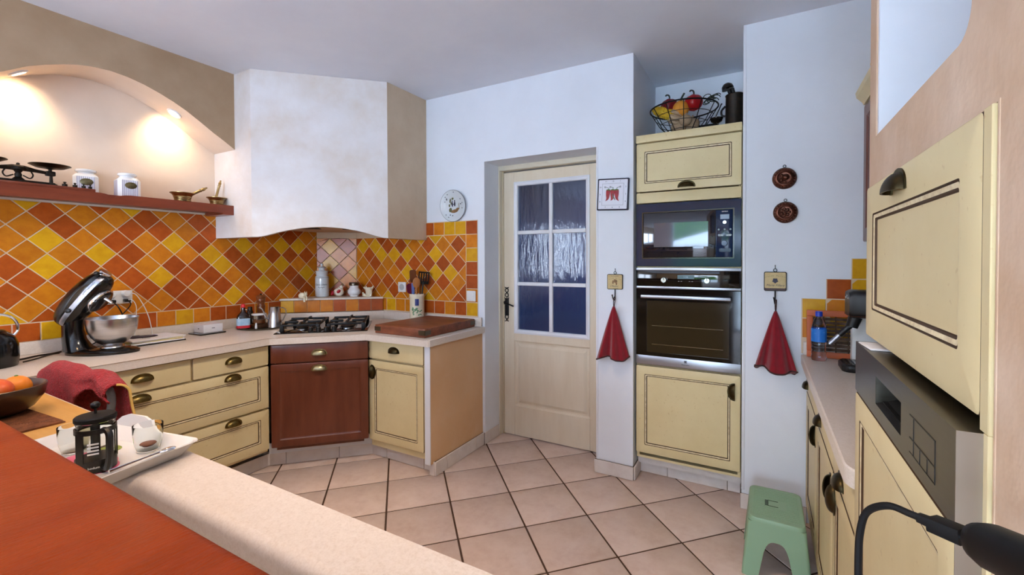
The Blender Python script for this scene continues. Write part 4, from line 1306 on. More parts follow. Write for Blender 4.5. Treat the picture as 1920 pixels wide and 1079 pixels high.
for dz, ln, lab in ((0, [(-3.205, .690, ZC + .004), (-3.22, .74, ZC + .006), (-3.255, .79, ZC + .006), (-3.27, .84, ZC + .005), (-3.30, .89, ZC + .004)], 'thick black cable on the worktop running from kettle towards mixer'), (1, [(-3.13, .710, ZC + .004), (-3.17, .76, ZC + .004), (-3.215, .80, ZC + .004), (-3.25, .84, ZC + .005), (-3.262, .873, ZC + .0042)], 'thin black cable on the worktop in front of the thick one')):
    g = G(); g.tube(bez(ln, 6), .0046 if dz == 0 else .0034, 6); single('kettle_cable', g, M_['black_plastic'], lab, 'cable')

# papers and pen
t = thing('paper_stack', 'stack of loose papers and notepads on the worktop right of the mixing bowl', 'papers', (-3.245, 1.270, ZC), D(0))
random.seed(3)
z = 0
for k, (w_, h_, th, a, m) in enumerate(((.23, .28, .006, -6, 'black_matte'), (.22, .27, .009, -8, 'paper'), (.21, .275, .003, -12, 'paper_yellow'), (.215, .27, .006, -7, 'paper'), (.21, .275, .002, -10, 'paper_yellow'), (.215, .28, .004, -4, 'paper'))):
    g = G(); g.box(-w_ / 2, w_ / 2, -h_ / 2, h_ / 2, 0, th, .0008, 1)
    part({0: 'folder'}.get(k, 'sheet'), g, M_[m], t, M=T(random.uniform(-.006, .006), random.uniform(-.006, .006), z) @ RZ(a + 8)); z += th + .0003
g = G()
g.tube(bez([(-.07, -.02, 0), (-.03, .01, 0), (.0, .0, 0), (.02, .03, 0)], 6), .0008, 4); part('scribble', g, M_['ink_dark'], t, M=T(.03, -.05, z + .0004))
t = thing('pen', 'fat dark purple pen lying on the stack of papers', 'pen', (-3.235, 1.235, ZC + z + .0078), D(-18 + 90))
g = G(); g.tube([(-.07, 0, 0), (-.055, 0, 0), (.02, 0, 0), (.05, 0, 0), (.066, 0, 0)], [.005, .0075, .0075, .006, .002], 12); part('barrel', g, M_['pen_purple'], t)
g = G(); g.box(-.065, -.02, -.0018, .0018, .0078, .0095); part('clip', g, M_['black_plastic'], t)

# white box on a black phone
t = thing('smartphone', 'black glass smartphone lying flat under the white box on the worktop', 'phone', (-3.29, 1.612, ZC), D(3))
g = G(); g.loops([[(x, y, z) for x, y in rrect(-.075 - .0 + i, .075 - i, -.085 + i, .085 - i, .012, 3)] for i, z in ((.001, 0), (0, .002), (0, .006), (.001, .008))]); part('body', g, M_['black_gloss'], t)
t = thing('gift_box', 'small white cardboard box with grey marks, on top of the black phone', 'box', (-3.308, 1.628, ZC + .0085), D(3))
g = G(); g.box(-.055, .055, -.062, .062, 0, .052, .001, 1); part('base', g, M_['card'], t)
g = G(); g.box(-.056, .056, -.063, .063, .018, .054, .001, 1); part('lid', g, M_['card'], t)
g = G(); g.box(.0555, .0568, -.010, .010, .026, .031); g.box(-.006, .006, -.0640, -.0628, .024, .030); part('mark', g, M_['ink_grey'], t, smooth=False)

# round tray with bottle, jar, mill and oil can
RT = (-3.200, 1.945)
t = thing('round_tray', 'round dark metal tray on the worktop left of the hob', 'tray', (RT[0], RT[1], ZC))
g = G(); g.lathe([(.12, 0), (.146, .001), (.154, .010), (.156, .012), (.154, .013), (.144, .004), (.001, .003)], 48); part('dish', g, M_['dark_steel'], t)
ZT = ZC + .0048
t = thing('syrup_bottle', 'dark brown syrup bottle with red cap and blue label on the round tray', 'bottle', (-3.235, 1.822, ZT), D(62))
g = G()
def rb(a, b, z, r): return [(x, y, z) for x, y in rrect(-a, a, -b, b, r, 4)]
g.loops([rb(.038, .022, 0, .016), rb(.042, .025, .004, .018), rb(.042, .025, .085, .018), rb(.036, .022, .100, .018), rb(.020, .016, .118, .014), rb(.0135, .0135, .130, .0134), rb(.0125, .0125, .155, .0124)])
part('body', g, M_['bottle_brown'], t)
g = G(); g.loops([[(x * 1.012, y * 1.012, z) for x, y in rrect(-.042, .042, -.025, .025, .018, 4)] for z in (.026, .076)], False, False); part('label', g, M_['label_blue'], t, 'pale blue paper label')
g = G(); g.loops([[(x * 1.014, y * 1.014, z) for x, y in rrect(-.042, .042, -.025, .025, .018, 4)] for z in (.008, .026)], False, False); part('label_band', g, M_['label_red'], t, 'red band at foot of the label')
g = G(); g.lathe([(.0145, .153), (.0145, .172), (.013, .176), (.006, .179), (.001, .180)], 16); part('cap', g, M_['cap_red'], t)
g = G(); g.tube(bez([(.014, 0, .135), (.030, 0, .132), (.036, 0, .115), (.034, 0, .098)], 5), .0055, 8); part('handle', g, M_['bottle_brown'], t)
t = thing('sugar_jar', 'glass jar with white lid on a wooden ring, on the round tray', 'jar', (-3.225, 1.930, ZT))
g = G(); g.lathe([(.062, 0), (.064, .004), (.064, .024), (.060, .027), (.001, .027)], 28); part('wooden_base', g, M_['dark_wood'], t)
g = G(); g.lathe([(.040, .028), (.046, .034), (.046, .082), (.042, .088), (.041, .0875), (.044, .08), (.044, .036), (.001, .031)], 28); part('glass', g, M_['clear_glass'], t)
g = G(); g.lathe([(.042, .032), (.0425, .055), (.001, .057)], 24); part('contents', g, M_['coffee'], t)
g = G(); g.lathe([(.046, .0885), (.050, .091), (.050, .098), (.046, .101), (.001, .102)], 28); part('lid', g, M_['white_ceramic'], t)
g = G(); g.ball((.0, -.0, .012), (.010, .008, .012), 10, 8); g.lathe([(.009, 0), (.008, .022), (.005, .026), (.007, .034), (.001, .042)], 10)
single('figurine', g, M_['white_ceramic'], 'tiny white china figurine between syrup bottle and glass jar', 'figurine', (-3.165, 1.872, ZT))
t = thing('pepper_mill', 'turned brown wooden pepper mill behind the oil can', 'pepper mill', (-3.315, 2.00, ZT - .0))
g = G(); g.lathe([(.029, 0), (.030, .006), (.027, .02), (.024, .06), (.025, .10), (.028, .130), (.030, .140), (.027, .150), (.023, .160), (.026, .172)], 24); part('body', g, M_['mill_wood'], t)
g = G(); g.lathe([(.025, .1725), (.029, .178), (.031, .190), (.029, .198), (.033, .205), (.034, .216), (.026, .224), (.012, .228), (.001, .229)], 24); part('head', g, M_['mill_wood'], t)
g = G(); g.lathe([(.006, .229), (.007, .236), (.001, .240)], 12); part('nut', g, M_['iron'], t)
g = G(); g.lathe([(.018, 0), (.02, .004), (.02, .11), (.016, .12), (.016, .14), (.013, .144), (.001, .144)], 16)
single('pepper_grinder', g, M_['black_plastic'], 'small black grinder behind the glass jar on the round tray', 'grinder', (-3.330, 1.925, ZT - .0))
t = thing('oil_can', 'brushed steel oil can with thin curved spout and wire handle, left of the hob', 'oil can', (-3.122, 1.984, ZT), D(60))
g = G(); g.lathe([(.050, 0), (.052, .003), (.050, .02), (.040, .09), (.031, .148), (.032, .150), (.0305, .151), (.001, .1515)], 32); part('body', g, M_['steel'], t)
g = G(); g.tube(bez([(-.042, 0, .060), (-.058, 0, .080), (-.070, 0, .115), (-.082, 0, .140), (-.10, 0, .150)], 6), [.0055] * 8 + [.0045] * 8 + [.0036] * 9, 8); part('spout', g, M_['steel'], t)
g = G(); g.tube(bez([(.032, 0, .138), (.052, 0, .140), (.072, 0, .125), (.074, 0, .095), (.060, 0, .062), (.050, 0, .040)], 6), .0034, 6); part('handle', g, M_['steel'], t)

# ================================================================ ledge ornaments
ZL = 1.0606
t = thing('figurine', 'small cream china animal hanging over left end of the stone ledge', 'figurine', (-3.205, 2.270, ZL), D(45))
g = G()
g.ball((0, 0, .025), (.030, .018, .026), 16, 10); g.ball((.026, -.012, .038), (.014, .013, .014), 12, 8); g.ball((.034, -.016, .052), (.004, .004, .009), 8, 6); g.ball((.020, -.012, .053), (.004, .004, .009), 8, 6)
g.tube(bez([(.012, -.015, .02), (.018, -.026, .012), (.020, -.030, -.006), (.020, -.030, -.022)], 4), [.008] * 12 + [.006], 8); g.tube(bez([(.030, -.012, .02), (.036, -.026, .010), (.036, -.030, -.010)], 4), [.007] * 8 + [.006], 8)
part('body', g, M_['cream_ceramic'], t)
t = thing('lidded_canister', 'tall white ceramic canister with knobbed lid and dark script, on the stone ledge', 'canister', (-3.262, 2.497, ZL), D(45))
g = G(); g.lathe([(.048, 0), (.053, .004), (.0545, .012), (.0545, .060), (.054, .150), (.053, .168), (.050, .174), (.0455, .178), (.0455, .184), (.048, .205), (.050, .210), (.050, .216), (.047, .219), (.001, .219)], 32); part('body', g, M_['grey_ceramic'], t)
g = G(); g.lathe([(.030, .2195), (.027, .224), (.026, .236), (.030, .246), (.030, .250), (.022, .254), (.010, .258), (.009, .264), (.013, .270), (.012, .278), (.001, .283)], 24); part('lid', g, M_['grey_ceramic'], t)
g = G(); g.tube([(.0552 * math.cos(2 * PI * i / 40), .0552 * math.sin(2 * PI * i / 40), .163) for i in range(40)], .0012, 5, closed=True); g.tube([(.031 * math.cos(2 * PI * i / 30), .031 * math.sin(2 * PI * i / 30), .248) for i in range(30)], .0014, 5, closed=True); part('painted_line', g, M_['ink_dark'], t, 'thin dark painted line')
txt = 'Cornichons'
for i, ch in enumerate(txt):
    a = (i - 4.5) * 10.5
    text('lettering', ch, .021, M_['ink_dark'], t, RZ(a) @ T(0, -.0547, .104) @ FRONT, shear=.3)
for i in range(5):
    a = -22 + i * 11
    g = G(); g.ball((0, 0, 0), (.004, .0006, .003), 8, 6); part('painted_leaf', g, M_['ink_dark'], t, M=RZ(a) @ T(0, -.0547, .082 - .004 * (i % 2)))
t = thing('china_hen', 'white china hen with dark red wing on the stone ledge', 'figurine', (-3.170, 2.590, ZL), D(40))
g = G(); g.ball((0, 0, .036), (.042, .034, .036), 24, 14, fn=lambda a, t: 1 + .05 * math.cos(a)); g.tube(bez([(.012, 0, .055), (.022, 0, .078), (.028, 0, .092)], 5), [.024] * 4 + [.017] * 4 + [.011] * 3, 14); part('body', g, M_['hen_white'], t)
g = G(); g.ball((.030, 0, .098), (.011, .009, .012), 12, 8); part('head', g, M_['scene_brown'], t, 'brown head')
g = G(); g.loops([[(x * s_, y - .0, z * s_) for x, z in ([(.018 * math.cos(a) , .014 * math.sin(a)) for a in [2 * PI * i / 20 for i in range(20)]])] for s_, y in ((1, 0), (1, -.004), (.7, -.007))]); part('wing', g, M_['hen_red'], t, 'dark red wing', M=T(.006, -.0305, .044) @ RY(-45) @ RX(12))
g = G(); g.ball((-.048, 0, .030), (.014, .016, .018), 12, 8); g.ball((-.055, .0, .018), (.010, .012, .012), 10, 8); part('tail', g, M_['hen_red'], t, 'dark red tail')
g = G()
for x, z in ((-.028, .042), (-.034, .034), (-.028, .028), (-.022, .020), (-.033, .022), (-.024, .036)): g.ball((x, -.0305 + abs(x + .015) * .35, z), (.003, .0015, .003), 8, 6)
part('spots', g, M_['hen_red'], t)
t = thing('spice_jar', 'squat white jar with dark metal lid on the stone ledge', 'jar', (-3.035, 2.640, ZL))
g = G(); g.lathe([(.034, 0), (.036, .006), (.036, .012), (.047, .020), (.054, .036), (.052, .052), (.042, .066), (.037, .074), (.036, .090), (.039, .093), (.001, .093)], 32); part('body', g, M_['white_ceramic'], t)
g = G(); g.lathe([(.039, .0935), (.041, .096), (.041, .114), (.037, .120), (.001, .121)], 28); part('lid', g, M_['dark_steel'], t)
t = thing('china_cat', 'cream china cat jug with a kitten at right end of the stone ledge', 'figurine', (-2.905, 2.682, ZL), D(15))
g = G(); g.lathe([(.026, 0), (.028, .006), (.026, .03), (.030, .055), (.036, .075), (.035, .078), (.028, .074), (.001, .07)], 20)
g.tube([(-.030, -.004, .070), (-.046, -.008, .080)], [.010, .004], 8); g.tube([(.030, 0, .072), (.040, 0, .092)], [.012, .003], 8); g.tube([(-.018, -.012, .076), (-.018, -.012, .092)], [.008, .002], 8)
g.tube(bez([(.024, -.01, .055), (.03, -.014, .03), (.026, -.02, .004)], 5), .008, 8)
part('body', g, M_['cream_ceramic'], t)
g = G(); g.ball((-.036, -.016, .014), (.016, .012, .014), 12, 8); g.ball((-.044, -.02, .030), (.009, .008, .009), 10, 8); g.ball((-.02, -.02, .008), (.012, .008, .008), 10, 8); part('kitten', g, M_['cream_ceramic'], t)

# ================================================================ right of the hob
t = thing('chopping_block', 'thick dark wooden chopping block with metal corner plates, right of the hob', 'chopping board', (-2.292, 2.165, ZC))
W, Dp, Hh = .44, .555, .058
g = G()
for k in range(9):
    pass
g.box(0, W, 0, Dp, 0, Hh, .006, 3); bl = part('block', g, M_['board_wood'], t)
g = G()
for x in (0, W):
    for y in (0, Dp):
        sx_, sy_ = (1 if x == 0 else -1), (1 if y == 0 else -1)
        g = G()
        g.box(*sorted((x - sx_ * .0012, x + sx_ * .055)), *sorted((y - sy_ * .0012, y + sy_ * .003)), .016, .046, .0008, 1)
        g.box(*sorted((x - sx_ * .0012, x + sx_ * .003)), *sorted((y - sy_ * .0012, y + sy_ * .055)), .016, .046, .0008, 1)
        part('corner_plate', g, M_['dark_steel'], t)
t = thing('utensil_crock', 'cream ceramic crock with blue window and green leaves, behind the chopping block', 'crock', (-2.365, 2.672, ZC), D(40))
g = G(); g.lathe([(.052, 0), (.056, .003), (.0565, .20), (.0590, .204), (.0590, .226), (.057, .229), (.053, .228), (.052, .21), (.052, .01), (.001, .008)], 32); part('body', g, M_['cream_ceramic'], t)
g = G(); g.grid(lambda u, v: (.0572 * math.sin(D(-15 + 30 * u)), -.0572 * math.cos(D(-15 + 30 * u)), .140 + .052 * v), 8, 2); part('painted_window', g, M_['crock_blue'], t, 'dark blue painted window', smooth=False)
rnd = random.Random(12)
for i in range(22):
    a = rnd.uniform(-38, 38); z = .075 + .055 * rnd.random() - .0006 * abs(a) + (.012 if abs(a) > 18 else 0)
    g = G(); g.ball((0, 0, 0), (.0085, .0009, .0042), 8, 6); part('painted_leaf', g, M_['crock_green'], t, M=RZ(a) @ T(0, -.0568, z) @ RY(rnd.uniform(-50, 50)))
def utensil(name, label, base, top, build, cat='utensil', m='spoon_wood', twist=0):
    a, b = Vector(base), Vector(top)
    d = (b - a)
    t = thing(name, label, cat, base)
    zz = d.normalized()
    xx = Vector((math.cos(D(41 + twist)), math.sin(D(41 + twist)), 0)); xx = (xx - zz * xx.dot(zz)).normalized()
    yy_ = zz.cross(xx)
    t.rotation_euler = Matrix(((xx.x, yy_.x, zz.x), (xx.y, yy_.y, zz.y), (xx.z, yy_.z, zz.z))).to_euler()
    build(t, d.length, m)
    return t
cx, cy, z0 = -2.365, 2.672, ZC + .012
def spoon(t, Ln, m, w_=.030, h_=.075, th=.008):
    g = G(); g.tube([(0, 0, 0), (0, 0, Ln - h_ * .8)], .006, 8); part('handle', g, M_[m], t)
    g = G(); g.ball((0, 0, Ln - h_ / 2), (w_, th, h_ / 2), 16, 10); part('bowl', g, M_[m], t)
def flat(t, Ln, m, w_=.05, h_=.09, th=.005, rr=.015):
    g = G(); g.tube([(0, 0, 0), (0, 0, Ln - h_ + .01)], .006, 8); part('handle', g, M_[m], t)
    g = G(); g.prism_y(rrect(-w_ / 2, w_ / 2, Ln - h_, Ln, rr, 4), -th / 2, th / 2); part('blade', g, M_[m], t)
def slotted(t, Ln, m):
    g = G(); g.tube([(0, 0, 0), (0, 0, Ln - .085)], .006, 8); part('handle', g, M_[m], t)
    g = G()
    for k in range(5): g.box(-.042 + k * .0186, -.042 + k * .0186 + .0105, -.002, .002, Ln - .085, Ln)
    g.box(-.042, .0429, -.002, .002, Ln - .012, Ln); g.box(-.042, .0429, -.002, .002, Ln - .098, Ln - .075); part('slotted_blade', g, M_[m], t, smooth=False)
utensil('wooden_spatula', 'dark wooden spatula, tallest in the utensil crock', (cx - .018, cy + .006, z0), (cx - .035, cy - .01, 1.292), lambda t, L_, m: flat(t, L_, m, .052, .10), twist=20, m='mill_wood')
utensil('slotted_turner', 'black slotted turner at right in the utensil crock', (cx + .018, cy + .004, z0), (cx + .066, cy + .01, 1.278), slotted, m='black_plastic', twist=10)
utensil('wooden_spoon', 'light wooden spoon at front right in the utensil crock', (cx + .014, cy - .022, z0), (cx + .035, cy - .045, 1.235), lambda t, L_, m: spoon(t, L_, m, .030, .085), twist=15)
utensil('wooden_spoon', 'dark wooden spoon in the middle of the utensil crock', (cx + .004, cy + .026, z0), (cx + .006, cy + .034, 1.232), lambda t, L_, m: spoon(t, L_, m, .024, .07), m='mill_wood', twist=-10)
utensil('silicone_spatula', 'dark purple spatula at left in the utensil crock', (cx - .018, cy - .010, z0), (cx - .052, cy - .028, 1.185), lambda t, L_, m: flat(t, L_, m, .055, .08, .010, .02), m='purple_rubber', twist=25)
utensil('silicone_spatula', 'blue plastic spatula at front of the utensil crock', (cx - .006, cy - .028, z0), (cx - .006, cy - .040, 1.190), lambda t, L_, m: flat(t, L_, m, .022, .085, .006, .006), m='blue_plastic', twist=-20)
utensil('wooden_spoon', 'reddish wooden spoon behind the purple spatula', (cx - .016, cy + .022, z0), (cx - .040, cy + .040, 1.215), lambda t, L_, m: spoon(t, L_, m, .022, .06), m='board_wood')

t = thing('wall_socket', 'white single wall socket on the diamond tiles left of the crock', 'socket', (-2.592, YB - .008, 1.147))
g = G(); g.box(-.042, .042, -.009, 0, -.041, .041, .005); part('plate', g, M_['white_plastic'], t)
g = G(); g.lathe([(.026, .0), (.026, .0015), (.022, .0015), (.021, -.004), (.001, -.004)], 24); part('socket_well', g, M_['grey_plastic'], t, M=T(0, -.0092, 0) @ RX(90))
for x in (-.009, .009):
    g = G(); g.lathe([(.0028, 0), (.0028, .001), (.001, .001)], 10); part('hole', g, M_['black_matte'], t, M=T(x, -.0075, -.002) @ RX(90))
t = thing('light_switch', 'white light switch on the tile border beside the door', 'switch', (-1.902, YB - .008, 1.098))
g = G(); g.box(-.040, .040, -.010, 0, -.040, .040, .005); part('plate', g, M_['white_plastic'], t)
g = G(); g.box(-.030, .030, -.014, -.009, -.030, .030, .003); part('rocker', g, M_['white_plastic'], t)

# ================================================================ on the walls
t = thing('wall_plate', 'decorative white plate with painted couple and dark rim hung above the tiles', 'plate', (-2.061, YB - .001, 1.782), 0)
t.rotation_euler = (D(4), 0, 0)
PM = RX(90)
g = G(); g.lathe([(.05, .003), (.075, .006), (.085, .014), (.117, .024), (.119, .0245), (.120, .027), (.117, .027), (.083, .018), (.072, .011), (.001, .010)], 48); part('dish', g, M_['grey_ceramic'], t, M=PM)
g = G(); g.tube([(.1188 * math.cos(2 * PI * i / 60), -.0258, .1188 * math.sin(2 * PI * i / 60)) for i in range(60)], .0018, 5, closed=True); part('painted_rim', g, M_['ink_dark'], t, 'dark rim line')
def blob(x, z, a, b, m, y=-.0112, rot=0, nm='painted_mark'):
    g = G(); g.ball((0, 0, 0), (a, .0006, b), 10, 6); part(nm, g, M_[m], t, M=T(x, y, z) @ RY(rot))
for x, z, a, b, m, r in ((-.012, .012, .007, .020, 'scene_dark', 0), (.010, .014, .007, .020, 'scene_dark', 0), (-.012, .036, .005, .006, 'scene_dark', 0), (.010, .038, .005, .006, 'scene_dark', 0), (0, .012, .008, .003, 'scene_dark', 0),
                       (.006, -.040, .036, .013, 'scene_brown', -8), (.034, -.026, .018, .010, 'scene_brown', -20), (-.032, -.030, .014, .018, 'scene_green', 20), (-.040, .004, .008, .012, 'scene_green', 0), (-.030, .040, .008, .018, 'scene_green', 10), (-.008, .055, .011, .009, 'scene_green', -30), (-.022, .02, .006, .012, 'scene_green', 20), (.045, -.005, .0015, .024, 'scene_brown', 5), (.052, -.002, .0012, .026, 'scene_green', -6)):
    blob(x, z, a, b, m, rot=r)
for x, z, r in ((-.048, .088, 20), (-.070, .070, 40), (-.060, .056, 40), (-.078, .034, 60), (.068, .050, 0), (.086, .020, 0), (.070, .012, 30), (-.070, -.066, 10), (-.045, -.086, 20), (-.030, -.068, 0), (-.008, -.074, -30), (.012, .104, 0), (.084, -.02, 0), (-.058, .048, 20)):
    q = math.hypot(x, z); blob(x, z, .0055, .0042, 'ink_dark', y=-.0185 - max(0, q - .085) * .27, rot=r)

t = thing('wall_clock', 'square white clock with red chilli peppers and dark rim, right of the door', 'clock', (-.823, YB - .002, 1.776), 0)
t.rotation_euler = (0, D(2.4), 0)
h = .099
g = G(); g.loops([[(x, y, z) for x, z in rrect(-h + i, h - i, -h + i, h - i, .004, 2)] for i, y in ((0, 0), (0, -.018), (.003, -.021), (.007, -.021), (.008, -.018))], True, False); part('rim', g, M_['clock_rim'], t)
g = G(); g.box(-h + .007, h - .007, -.0185, -.01, -h + .007, h - .007); part('face', g, M_['clock_face'], t, smooth=False)
g = G(); q = .068
for a in ((-q, q, q - .001, q), (-q, q, -q, -q + .001), (-q, -q + .001, -q, q), (q - .001, q, -q, q)): g.box(a[0], a[1], -.0190, -.0184, a[2], a[3])
part('printed_border', g, M_['ink_dark'], t, smooth=False)
r = .081
for k, (x, z) in enumerate(((0, r), (.045, r), (r, .045), (r, 0), (r, -.045), (.045, -r), (0, -r), (-.045, -r), (-r, -.045), (-r, 0), (-r, .045), (-.045, r))):
    text('numeral', str(12 if k == 0 else k), .013, M_['ink_dark'], t, T(x, -.0186, z) @ FRONT)
for x, s_, ln in ((-.028, -1, .075), (.0, -.7, .072), (.024, 1, .078)):
    g = G(); P = bez([(x, -.020, .024), (x + s_ * .002, -.021, .0), (x + s_ * .004, -.021, -.025), (x + s_ * .016, -.020, -ln * .55)], 5)
    g.tube(P, [.014 * (1 - (i / (len(P) - 1)) ** 2 * .95) for i in range(len(P))], 10)
    g.v = [(a, -.0186 + (b + .020) * .16 - .001, c) for a, b, c in g.v]
    part('chilli', g, M_['chili_red'], t, 'printed red chilli')
    g = G(); g.ball((x, -.0198, .026), (.014, .0012, .006), 10, 6); g.tube([(x, -.0195, .028), (x + .003, -.0195, .042)], .0016, 5); part('chilli_cap', g, M_['chili_green'], t, 'printed green stalk')
g = G()
for x0, s_ in ((-.030, -1), (.004, -1), (.026, 1)): g.tube(bez([(x0, -.0195, .040), (x0 + s_ * .012, -.0195, .044), (x0 + s_ * .022, -.0195, .050), (x0 + s_ * .022, -.0195, .042), (x0 + s_ * .016, -.0195, .043)], 5), .0013, 5)
part('printed_tendril', g, M_['ink_dark'], t)
for a, ln, w_ in ((155, .040, .0045), (168, .030, .0055)):
    g = G(); g.box(-w_ / 2, w_ / 2, -.0225, -.0215, -.004, ln, .0004, 1); part('hand', g, M_['dark_steel'], t, M=RY(a))

def plaque(X, Y, Z, w_, h_, label, kind):
    t = thing('hook_plaque', label, 'hook', (X, Y, Z), 0, 'hook plaques holding red cloths')
    g = G(); g.loops([[(x, y, z) for x, z in rrect(-w_ / 2 + i, w_ / 2 - i, -h_ / 2 + i, h_ / 2 - i, .008, 4)] for i, y in ((0, 0), (0, -.007), (.002, -.009))]); part('board', g, M_['plaque_rim'], t)
    g = G(); g.prism_y(rrect(-w_ / 2 + .004, w_ / 2 - .004, -h_ / 2 + (.004 if kind == 0 else .015), h_ / 2 - .004, .005, 3), -.0097, -.0088); part('face', g, M_['plaque_face'], t, smooth=False)
    if kind == 1:
        g = G(); g.box(-w_ / 2 + .006, w_ / 2 - .006, -.0097, -.0088, -h_ / 2 + .005, -h_ / 2 + .014); part('band', g, M_['plaque_band'], t, smooth=False)
        for k, ch in enumerate('Grande Maison'):
            a = (k - 6) * 3.4
            text('lettering', ch, .010, M_['scene_green'], t, T(0, -.0098, .030 - .14) @ RY(a) @ T(0, 0, .14) @ FRONT)
        g = G(); g.loops([[(r * math.sin(a * PI / 5), y, .004 + r * math.cos(a * PI / 5)) for a, r in [(i, .015 if i % 2 else .011) for i in range(10)]] for y in (-.0094, -.0101)]); part('emblem', g, M_['scene_dark'], t, 'dark round emblem', smooth=False)
        text('lettering', 'Marie Fillery', .0165, M_['scene_dark'], t, T(0, -.0098, -.021) @ FRONT, shear=.35)
    else:
        g = G(); g.box(-w_ / 2 + .008, w_ / 2 - .008, -.0101, -.0094, .031, .032); part('rule', g, M_['scene_brown'], t, smooth=False)
        text('lettering', 'La Cuisine', .011, M_['scene_brown'], t, T(0, -.0098, .0375) @ FRONT)
        for k, ch in enumerate('Grande Maison'):
            a = (k - 6) * 3.6
            text('lettering', ch, .008, M_['scene_green'], t, T(0, -.0098, .022 - .10) @ RY(a) @ T(0, 0, .10) @ FRONT)
        g = G()
        for x, z, a, b in ((.004, .004, .012, .010), (-.012, -.002, .005, .012), (.010, -.010, .005, .010), (.0, .012, .008, .004)):
            g.loops([[(x + a * math.cos(i * PI / 6), y, z + b * math.sin(i * PI / 6)) for i in range(12)] for y in (-.0094, -.0100 - .0001 * x)])
        part('printed_scene', g, M_['scene_brown'], t, 'small printed figures', smooth=False)
        text('lettering', "L'Atelier", .0145, M_['scene_dark'], t, T(-.004, -.0098, -.027) @ FRONT, shear=.35)
        text('lettering', 'de famille', .008, M_['scene_green'], t, T(.006, -.0098, -.040) @ FRONT, shear=.3)
    g = G(); g.tube([(.008 * math.cos(2 * PI * i / 20), -.004, h_ / 2 + .008 + .008 * math.sin(2 * PI * i / 20)) for i in range(20)], .0018, 6, closed=True); g.tube([(0, -.003, h_ / 2 + .016), (0, -.001, h_ / 2 + .032)], .0016, 6); g.ball((0, -.003, h_ / 2 + .033), .0028, 8, 6); part('ring', g, M_['black_iron'], t)
    g = G(); g.tube(bez([(0, -.005, -h_ / 2 + .004), (0, -.006, -h_ / 2 - .035), (0, -.012, -h_ / 2 - .060), (-.001, -.026, -h_ / 2 - .066), (-.003, -.038, -h_ / 2 - .055), (-.006, -.044, -h_ / 2 - .036)], 6), .0034, 8); g.ball((-.006, -.044, -h_ / 2 - .034), .005, 8, 6); part('hook', g, M_['black_iron'], t)
    return t
def cloth(X, Y, Ztop, Zl, Zr, wl, wr, label, seed):
    t = thing('hand_towel', label, 'towel', (X, Y, 0), 0, 'red cloths on hooks')
    rnd = random.Random(seed)
    ph = [rnd.uniform(0, 6) for _ in range(4)]
    N = 56
    L = []
    rows_ = 22
    for j in range(rows_ + 1):
        v = j / rows_
        l = []
        for i in range(N):
            a = 2 * PI * i / N
            c, s_ = math.cos(a), math.sin(a)
            rx = (.006 + (wr if c > 0 else wl) * v ** .92)
            ry = .006 + .046 * v ** .7
            fold = 1 + .55 * v * math.sin(5 * a + ph[0]) + .35 * v * math.sin(8 * a + ph[1]) + .05 * v * math.sin(9 * a + ph[2])
            zb = (Zl + (Zr - Zl) * (c * .5 + .5)) + .012 * math.sin(3 * a + ph[3])
            l.append((rx * c * (.94 + .06 * fold), max(-.11, min(-.003, -.044 + ry * s_ * fold)), Ztop + (zb - Ztop) * v))
        L.append(l)
    g = G(); g.loops(L, True, True); part('cloth', g, M_['terry_red2'], t, ang=80)
    g = G(); e = L[-1]
    g.tube([(x * 1.0, y, z + .002) for x, y, z in e], .0042, 6, closed=True); part('hem', g, M_['hem_brown'], t, 'dark hem')
    g = G(); g.tube(bez([(0, -.045, Ztop - .006), (-.002, -.044, Ztop + .020), (-.002, -.036, Ztop + .052), (.003, -.030, Ztop + .058), (.004, -.026, Ztop + .048), (.002, -.038, Ztop + .010), (.001, -.044, Ztop - .004)], 5), .0026, 6); part('loop', g, M_['hem_brown'], t)
plaque(-.812, YB - .001, 1.228, .099, .096, 'square hook plaque on the pillar between door and oven', 0)
cloth(-.808, YB - .002, 1.078, .748, .760, .105, .085, 'red cloth hanging on the pillar between door and oven', 4)
plaque(.054, 2.739, 1.250, .104, .102, 'hook plaque with dark round emblem on the wall right of the oven', 1)
cloth(.056, 2.738, 1.096, .800, .780, .090, .088, 'red cloth hanging on the wall right of the oven', 11)

def mould(X, Z, label, kind):
    t = thing('copper_mould', label, 'mould', (X, 2.739, Z), 0, 'copper moulds on the wall')
    g = G(); g.lathe([(.054, 0), (.056, .003), (.056, .008), (.050, .018), (.036, .026), (.034, .026), (.031, .022), (.028, .021), (.001, .022)], 40, M=RX(90))
    for k in range(20):
        a = 2 * PI * k / 20
        g.ball((.0455 * math.cos(a), -.0185, .0455 * math.sin(a)), (.0055, .0045, .0055), 8, 6)
    part('shell', g, M_['copper'], t)
    g = G()
    if kind == 0:
        g.ball((.006, -.024, .004), (.016, .010, .016), 14, 8); g.ball((-.014, -.023, -.010), (.009, .006, .009), 10, 8); g.ball((-.012, -.023, .012), (.008, .005, .009), 10, 8); g.ball((.0, -.022, -.02), (.010, .004, .005), 10, 6)
    else:
        for k in range(7):
            a = 2 * PI * k / 7
            g.ball((.017 * math.cos(a), -.0225, .017 * math.sin(a)), (.0075, .006, .0075), 8, 6)
        for x, z in ((0, 0), (.008, .006), (-.008, .005), (0, -.009)): g.ball((x, -.0235, z), .0065, 8, 6)
    part('relief', g, M_['copper'], t)
    g = G(); g.tube([(.0065 * math.cos(2 * PI * i / 16), -.003, .0635 + .0065 * math.sin(2 * PI * i / 16)) for i in range(16)], .0016, 6, closed=True); part('ring', g, M_['black_iron'], t)
mould(.093, 1.790, 'upper copper mould with fruit relief on the right-hand wall', 0)
mould(.098, 1.612, 'lower copper mould with berry cluster relief on the right-hand wall', 1)

